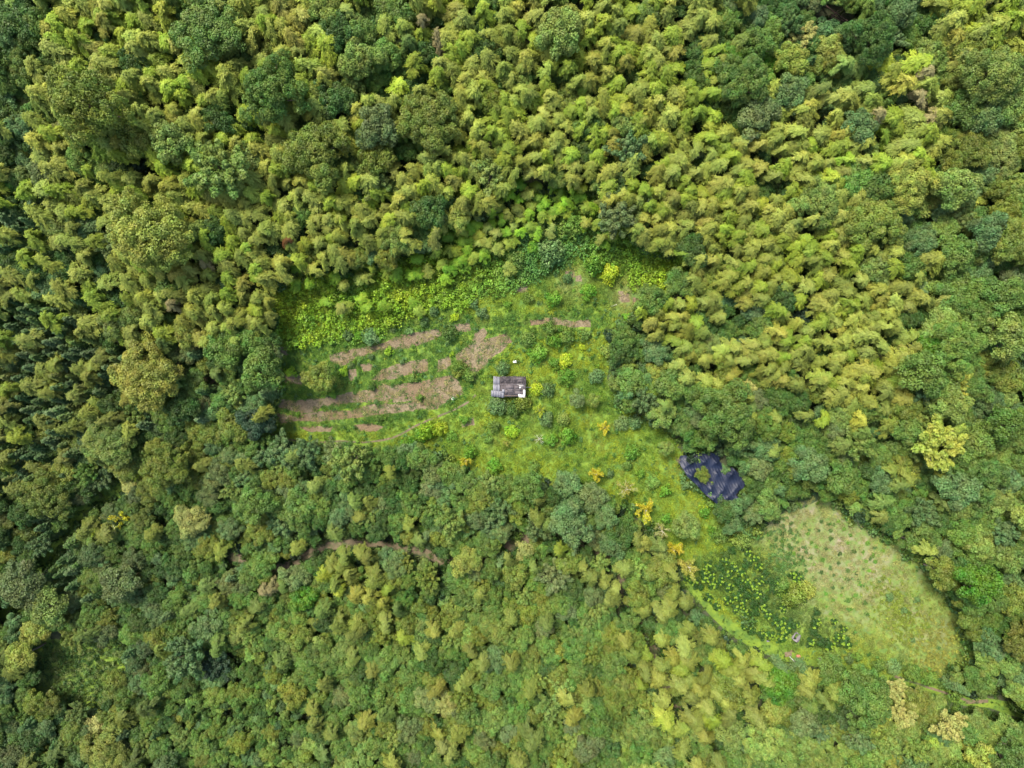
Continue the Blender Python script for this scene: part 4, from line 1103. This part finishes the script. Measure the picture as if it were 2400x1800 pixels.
# ------------------------------------------------------------ hut, netting, tank and small things
def box_pts(x0, x1, y0, y1, z0, z1):
    V = np.array([(x, y, z) for x in (x0, x1) for y in (y0, y1) for z in (z0, z1)], float)
    F = np.array([(0, 1, 3, 2), (4, 6, 7, 5), (0, 4, 5, 1), (2, 3, 7, 6), (0, 2, 6, 4), (1, 5, 7, 3)])
    return V, F
def boxes(name, L, mat, vals=None):
    acc = Acc()
    for k, b in enumerate(L):
        V, F = b if isinstance(b, tuple) and isinstance(b[0], np.ndarray) else box_pts(*b)
        acc.add(V, F, np.full(6, vals[k] if vals is not None else random.random()))
    return acc.mesh(name, mat)
def board_mat(name, c1, c2, rough=.8, scale=(1, 1, 1)):
    m, nt, b = new_mat(name); L = nt.links.new
    fv = N(nt, 'ShaderNodeAttribute', attribute_type='GEOMETRY', attribute_name='v')
    tc = N(nt, 'ShaderNodeTexCoord'); mp = N(nt, 'ShaderNodeMapping'); mp.inputs['Scale'].default_value = scale
    no = N(nt, 'ShaderNodeTexNoise'); no.inputs['Scale'].default_value = 2.5; no.inputs['Detail'].default_value = 6
    L(tc.outputs['Object'], mp.inputs[0]); L(mp.outputs[0], no.inputs['Vector'])
    ad = N(nt, 'ShaderNodeMath', operation='ADD'); L(fv.outputs['Fac'], ad.inputs[0])
    sb = N(nt, 'ShaderNodeMath', operation='MULTIPLY_ADD'); sb.inputs[1].default_value = 1.4; sb.inputs[2].default_value = -.7
    L(no.outputs['Fac'], sb.inputs[0]); L(sb.outputs[0], ad.inputs[1])
    mx = N(nt, 'ShaderNodeMix', data_type='RGBA'); L(ad.outputs[0], mx.inputs[0]); mx.clamp_factor = True
    mx.inputs[6].default_value = (*c1, 1); mx.inputs[7].default_value = (*c2, 1)
    L(mx.outputs[2], b.inputs['Base Color']); b.inputs['Roughness'].default_value = rough
    return m
ROOFB = board_mat('weathered_boards', (.02, .016, .017), (.09, .075, .075), scale=(3, .6, 1))
SLATE = board_mat('grey_sheet', (.10, .10, .115), (.16, .16, .175), .7)
WHITE = board_mat('white_sheet', (.3, .28, .25), (.62, .6, .56), .6)
WOODW = board_mat('wall_boards', (.10, .07, .05), (.2, .15, .11), scale=(3, 3, .5))
hx, hy, hz = [float(q) for q in px2w(1192, 906, 2.3)]
# crop pixels of the roof (11.06 px per photo pixel) -> hut coordinates in metres
S_ = .1 / 11.06 * (CAM_H - hz - 2.6) / CAM_H
def hp(cx, cy): return ((cx - 1018) * S_, -(cy - 940) * S_)
hut = obj('hut', None, loc=(hx, hy, hz)); tag(hut, "old hut with weathered dark board roof and grey sheets in the clearing", 'hut')
RZ, EZ = 3.15, 2.35
def roof_z(y):
    yr = hp(0, 880)[1]
    return RZ - abs(y - yr) * .36
def sloped(cx0, cy0, cx1, cy1, lift, th=.03):
    x0, y0 = hp(cx0, cy0); x1, y1 = hp(cx1, cy1)
    V, F = box_pts(x0, x1, y1, y0, 0, th)
    V[:, 2] += np.array([roof_z(v[1]) for v in V]) + lift
    return V, F
up = []; lo = []
x = 790
while x < 1468:
    w = rng.uniform(26, 60)
    up.append(sloped(x, 672 + rng.uniform(-8, 8), min(x + w - 3, 1470), 876, .0 + rng.uniform(0, .03)))
    x += w
x = 786
while x < 1455:
    w = rng.uniform(22, 50)
    lo.append(sloped(x, 884, min(x + w - 3, 1458), 1205 + rng.uniform(-10, 8), .0 + rng.uniform(0, .03)))
    x += w
def patches(n, cy0, cy1):
    out = []
    for _ in range(n):
        cx = rng.uniform(800, 1380); cy = rng.uniform(cy0, cy1 - 70)
        out.append(sloped(cx, cy, min(cx + rng.uniform(60, 220), 1460), cy + rng.uniform(30, 110), rng.uniform(.045, .10)))
    return out
pu = obj('upper_roof_slope', boxes('roof', up + patches(9, 690, 870), ROOFB, list(rng.uniform(.0, .45, len(up))) + list(rng.uniform(.0, .8, 9))), hut)
pl_ = obj('lower_roof_slope', boxes('roof', lo + patches(12, 900, 1200), ROOFB, list(rng.uniform(.25, .75, len(lo))) + list(rng.uniform(.1, 1, 12))), hut)
gs = [sloped(625 + q * 40, 672 + 5 * q, 625 + q * 40 + 44, 876, .13 + .012 * (q % 2)) for q in range(4)] + \
     [sloped(618 + q * 42, 884, 618 + q * 42 + 46, 1085 + 20 * (q % 2), .13 + .012 * (q % 2)) for q in range(4)] + \
     [sloped(566 + q * 66, 1040 + 6 * q, 566 + q * 66 + 70, 1195 + 8 * q, .17 + .012 * (q % 2)) for q in range(5)] + [sloped(850, 1010, 915, 1100, .2)]
obj('grey_roof_sheet', boxes('grey_sheet', gs, SLATE), hut)
obj('ridge_cap', boxes('ridge', [(hp(785, 0)[0], hp(1470, 0)[0], hp(0, 880)[1] - .13, hp(0, 880)[1] + .13, RZ + .05, RZ + .09)], ROOFB), hut)
ws = [sloped(1395, 1025, 1450, 1230, .13), sloped(1300, 1150, 1394, 1228, .13), sloped(1272, 1135, 1330, 1205, .15), sloped(1285, 915, 1410, 932, .13), sloped(1300, 950, 1335, 985, .13), sloped(1230, 878, 1400, 884, .12)]
obj('white_roof_sheet', boxes('white_sheet', ws, WHITE, [.9, .8, .9, .7, 1, .5]), hut)
x0, y1 = hp(650, 700); x1, y0 = hp(1440, 1180)
wl = []
for (a, b, c, d) in [(x0, x1, y0, y0 + .08), (x0, x1, y1 - .08, y1), (x0, x0 + .08, y0 + .08, y1 - .08), (x1 - .08, x1, y0 + .08, y1 - .08)]:
    wl.append((a, b, c, d, -.3, 2.35))
obj('wall', boxes('wall', wl, WOODW), hut)
dr = obj('door', boxes('door', [(x0 + 3, x0 + 3.9, y0 - .05, y0 - .005, -.1, 1.9)], WOODW, [.1]), hut)
obj('handle', boxes('handle', [(x0 + 3.75, x0 + 3.82, y0 - .09, y0 - .052, .85, 1.05)], WHITE), dr)
obj('eave_beam', boxes('beam', [(x0 - .3, x1 + .3, y0 - .2, y0 - .08, roof_z(y0) - .2, roof_z(y0) - .06)], BARK), hut)
o = obj('pole', tubes('pole', [[(0, 0, 0, .05), (2.0, -.05, -.15, .04)]], SLATE), loc=(hx + hp(1380, 955)[0], hy + hp(1380, 955)[1], hz + 3.12))
tag(o, "grey pole lying on the hut roof and jutting past its right edge", 'pole')
# small white things
SACK = noise_mat('white_plastic', (.75, .75, .73), (.85, .85, .84), 3, .4, bump=0)
def lump(name, px, py, w, d, h, mat, label, cat, rot=0):
    import bmesh
    bm = bmesh.new(); bmesh.ops.create_cube(bm, size=1)
    bmesh.ops.scale(bm, vec=(w, d, h), verts=bm.verts)
    bmesh.ops.bevel(bm, geom=bm.edges[:] , offset=min(w, d, h) * .28, segments=3, affect='EDGES')
    for v in bm.verts: v.co += Vector(rng.normal(size=3) * .02); v.co.z += h / 2
    me = bpy.data.meshes.new(name); bm.to_mesh(me); bm.free(); me.materials.append(mat)
    x, y, z = [float(q) for q in px2w(px, py)]
    o = obj(name, me, loc=(x, y, z + .05)); o.rotation_euler = (0, 0, rot); tag(o, label, cat); return o
bx = lump('white_box', 1207, 848, .85, .5, .4, SACK, "white plastic box in the grass above the hut", 'box')
bx.location.z += .35
sk = lump('white_sack', 1062, 934, .6, .65, .35, SACK, "white sack at the right end of the bare field", 'sack', .4)
sk.location.z += .15
lump('grey_lid', 1799, 1501, .62, .42, .12, board_mat('grey_lid', (.15, .15, .17), (.2, .2, .22)), "small grey lid lying in grass left of the concrete tank", 'lid', .1).location.z += .2
lump('dirt_mound', 1846, 1532, 1.6, 1.1, .5, SOIL, "brown heap of earth at the end of the pale log", 'mound', .2)
lump('dirt_mound', 1870, 1537, 1.0, .7, .4, noise_mat('red_soil', (.3, .1, .07), (.4, .16, .1), 2), "small reddish heap of earth right of the brown one", 'mound', .2)
a = px2w(1848, 1536); b = px2w(1864, 1553)
o = obj('log', tubes('log', [[(0, 0, 0, .12), (float(b[0] - a[0]), float(b[1] - a[1]), .35, .10)]], noise_mat('pale_log', (.32, .34, .33), (.42, .44, .43), 5), 10), loc=(float(a[0]), float(a[1]), float(a[2]) + .75))
tag(o, "pale grey log leaning from the earth heap into blue shrubs", 'log')
o = obj('plank', tubes('plank', [[(0, 0, 0, .07), (1.3, .45, .05, .06)]], PALEBARK, 8), loc=tuple(float(q) for q in px2w(1431, 719))); o.location.z += .5
tag(o, "short pale pole lying in the grass near the meadow's top right", 'pole')

# concrete tank: low walls round dark water
CONC = noise_mat('concrete', (.10, .092, .095), (.19, .175, .175), 2.5, .85, c3=(.09, .08, .078), s3=1.5)
def c2(cx, cy):   # 13.825 crop px per photo px
    return px2w(1780 + cx / 13.825, 1440 + cy / 13.825, .5)
tcx, tcy, tcz = [float(q) for q in c2(1190, 740)]
tank = obj('concrete_tank', None, loc=(tcx, tcy, tcz)); tag(tank, "small open concrete water tank at the lower edge of the orchard", 'tank')
outer = [(1050, 770), (1110, 850), (1190, 895), (1255, 885), (1300, 800), (1345, 680), (1290, 640), (1225, 580), (1150, 610), (1100, 690)]
inner = [(1075, 775), (1120, 815), (1185, 838), (1215, 815), (1245, 740), (1285, 668), (1250, 640), (1212, 612), (1165, 630), (1125, 700)]
def loc2(p): w = c2(*p); return (float(w[0]) - tcx, float(w[1]) - tcy)
O = [loc2(p) for p in outer]; I = [loc2(p) for p in inner]
n = len(O)
V = [(x, y, -.3) for x, y in O] + [(x, y, .7) for x, y in O] + [(x, y, .7) for x, y in I] + [(x * .9, y * .9, -.3) for x, y in I]
F = []
for k in range(n):
    q = (k + 1) % n
    F += [(k, q, n + q, n + k), (n + k, n + q, 2 * n + q, 2 * n + k), (2 * n + k, 2 * n + q, 3 * n + q, 3 * n + k)]
obj('wall', mesh_from('wall', V, np.array(F), CONC), tank)
wm, nt, b_ = new_mat('dark_water'); b_.inputs['Base Color'].default_value = (.012, .02, .014, 1); b_.inputs['Roughness'].default_value = .08
wv = [(x * .97, y * .97, .05) for x, y in I]
wme = bpy.data.meshes.new('water'); wme.from_pydata(wv, [], [tuple(range(n))]); wme.materials.append(wm)
obj('water', wme, tank)

# shade netting on posts: sagging dark blue sheets, one mesh per sheet, creased along the wires
def nc(cx, cy): return (1540 + cx / 9.217, 1020 + cy / 9.217)
NETC = [nc(*p) for p in [(460,570),(530,450),(640,440),(720,500),(880,400),(1150,370),(1250,400),(1330,280),(1440,260),(1490,330),(1440,430),(1360,560),(1500,700),(1640,700),(1760,820),(1905,980),(1900,1080),
        (1860,1150),(1780,1190),(1700,1290),(1800,1390),(1700,1470),(1560,1450),(1600,1620),(1440,1680),(1340,1560),(1170,1390),(1050,1290),(920,1160),(860,1080),(780,1010),(640,880),(570,740)]]
netm, nt, b_ = new_mat('shade_net'); L = nt.links.new
b_.inputs['Roughness'].default_value = .5; b_.inputs['Specular IOR Level'].default_value = .3
tc = N(nt, 'ShaderNodeTexCoord'); no = N(nt, 'ShaderNodeTexNoise'); no.inputs['Scale'].default_value = .35; no.inputs['Detail'].default_value = 8; no.inputs['Roughness'].default_value = .7
L(tc.outputs['Object'], no.inputs['Vector'])
ramp_ = N(nt, 'ShaderNodeValToRGB'); e = ramp_.color_ramp.elements
e[0].position = .25; e[0].color = (.004, .007, .018, 1); e[1].position = .66; e[1].color = (.009, .015, .036, 1)
e3 = ramp_.color_ramp.elements.new(.74); e3.color = (.035, .018, .014, 1)
L(no.outputs["Fac"], ramp_.inputs[0]); L(ramp_.outputs[0], b_.inputs['Base Color'])
ux_, uy_ = unit(np.array([.79, -.61])), unit(np.array([.61, .79]))
net_c = np.array(px2w(1665, 1125)[:2])
netroot = obj('shade_netting', None, loc=(float(net_c[0]), float(net_c[1]), float(height(*net_c))))
tag(netroot, "dark navy shade netting sagging between posts at the wood's edge", 'netting')
POLYW = [np.array(px2w(p[0], p[1], 2.6)[:2]) - net_c for p in NETC]
CELL = (2.3, 1.9)
pk = {}
def node_h(a, b_):
    if (a, b_) not in pk: pk[(a, b_)] = rng.uniform(-.6, .5) + (.6 if (a + b_) % 2 else 0)
    return pk[(a, b_)]
def net_z(x, y):
    u = (x * ux_[0] + y * ux_[1]) / CELL[0] + .18 * math.sin(y * .8); v = (x * uy_[0] + y * uy_[1]) / CELL[1] + .15 * math.sin(x * .7)
    a, b2 = math.floor(u), math.floor(v); fu, fv = u - a, v - b2
    z = (node_h(a, b2) * (1 - fu) + node_h(a + 1, b2) * fu) * (1 - fv) + (node_h(a, b2 + 1) * (1 - fu) + node_h(a + 1, b2 + 1) * fu) * fv
    sag = (fu * (1 - fu)) ** .7 * .9 + (fv * (1 - fv)) ** .7 * .8
    wr = .025 * math.sin(x * 9 + y * 4) - .05 * (min(fu, 1 - fu) < .07) - .05 * (min(fv, 1 - fv) < .08)
    return 2.7 + z - sag * .75 + wr
bands = [(-12, -3.4), (-3.4, .5), (.5, 4.2), (4.2, 13)]
for bi, (v0, v1) in enumerate(bands):
    # clip the outline to the band along uy (its own coordinates), Sutherland-Hodgman
    P = [(float(p @ ux_), float(p @ uy_)) for p in POLYW]
    def clip(P, lim, keep_gt):
        out = []
        for k in range(len(P)):
            a, b2 = P[k], P[(k + 1) % len(P)]
            ia = (a[1] > lim) == keep_gt; ib = (b2[1] > lim) == keep_gt
            if ia: out.append(a)
            if ia != ib:
                t = (lim - a[1]) / (b2[1] - a[1]); out.append((a[0] + (b2[0] - a[0]) * t, lim))
        return out
    P = clip(clip(P, v0, True), v1, False)
    if len(P) < 3: continue
    U = [];
    for k in range(len(P)):
        a, b2 = np.array(P[k]), np.array(P[(k + 1) % len(P)]); m = max(1, int(np.linalg.norm(b2 - a) / .3))
        U += [a + (b2 - a) * t / m for t in range(m)]
    U = np.array(U)
    gxs, gys = np.meshgrid(np.arange(U[:, 0].min(), U[:, 0].max(), .16), np.arange(U[:, 1].min(), U[:, 1].max(), .16))
    g = np.stack([gxs.ravel(), gys.ravel()], 1); g = g[inpoly(g[:, 0], g[:, 1], [tuple(p) for p in U])]
    vs = [Vector(p) for p in np.concatenate([U, g])]
    m = len(U); res = delaunay_2d_cdt(vs, [(k, (k + 1) % m) for k in range(m)], [], 2, 1e-4)
    Vn = []
    for p in res[0]:
        w = ux_ * p.x + uy_ * p.y
        Vn.append((w[0], w[1], net_z(w[0], w[1]) + (.05 if bi % 2 else 0)))
    Fn = np.array([f for f in res[2] if len(f) == 3])
    A = np.array(Vn)[Fn]; nz = np.cross(A[:, 1] - A[:, 0], A[:, 2] - A[:, 0])[:, 2]; Fn[nz < 0] = Fn[nz < 0][:, ::-1]
    Cc = A.mean(1)[:, :2]
    Uw = [tuple(ux_ * p[0] + uy_ * p[1]) for p in U]
    Fn = Fn[inpoly(Cc[:, 0], Cc[:, 1], Uw)]
    obj('net_sheet', mesh_from('net_sheet', np.array(Vn), Fn, netm), netroot)
for a in range(-4, 5):
    for b2 in range(-4, 5):
        w = ux_ * a * CELL[0] + uy_ * b2 * CELL[1]
        if (a + b2) % 2 and inpoly(w[0], w[1], [tuple(p) for p in POLYW]):
            gz = float(height(*(w + net_c))) - netroot.location.z
            obj('post', tubes('post', [[(0, 0, gz - .3, .05), (0, 0, net_z(w[0], w[1]) - .06, .05)]], BARK, 6), netroot, (w[0], w[1], 0))
# a loose corner of the netting by the dry meadow
o = obj('net_scrap', mesh_from('net_scrap', np.array([(-.6, -.2, 0), (.5, -.25, .1), (.7, .3, .05), (-.4, .35, .2), (0, 0, .25)]), np.array([(0, 1, 4), (1, 2, 4), (2, 3, 4), (3, 0, 4)]), netm), loc=tuple(float(q) for q in px2w(1792, 1226, .5)))
o.location.z += .6; tag(o, "dark blue scrap of netting at the top left of the dry meadow", 'netting')
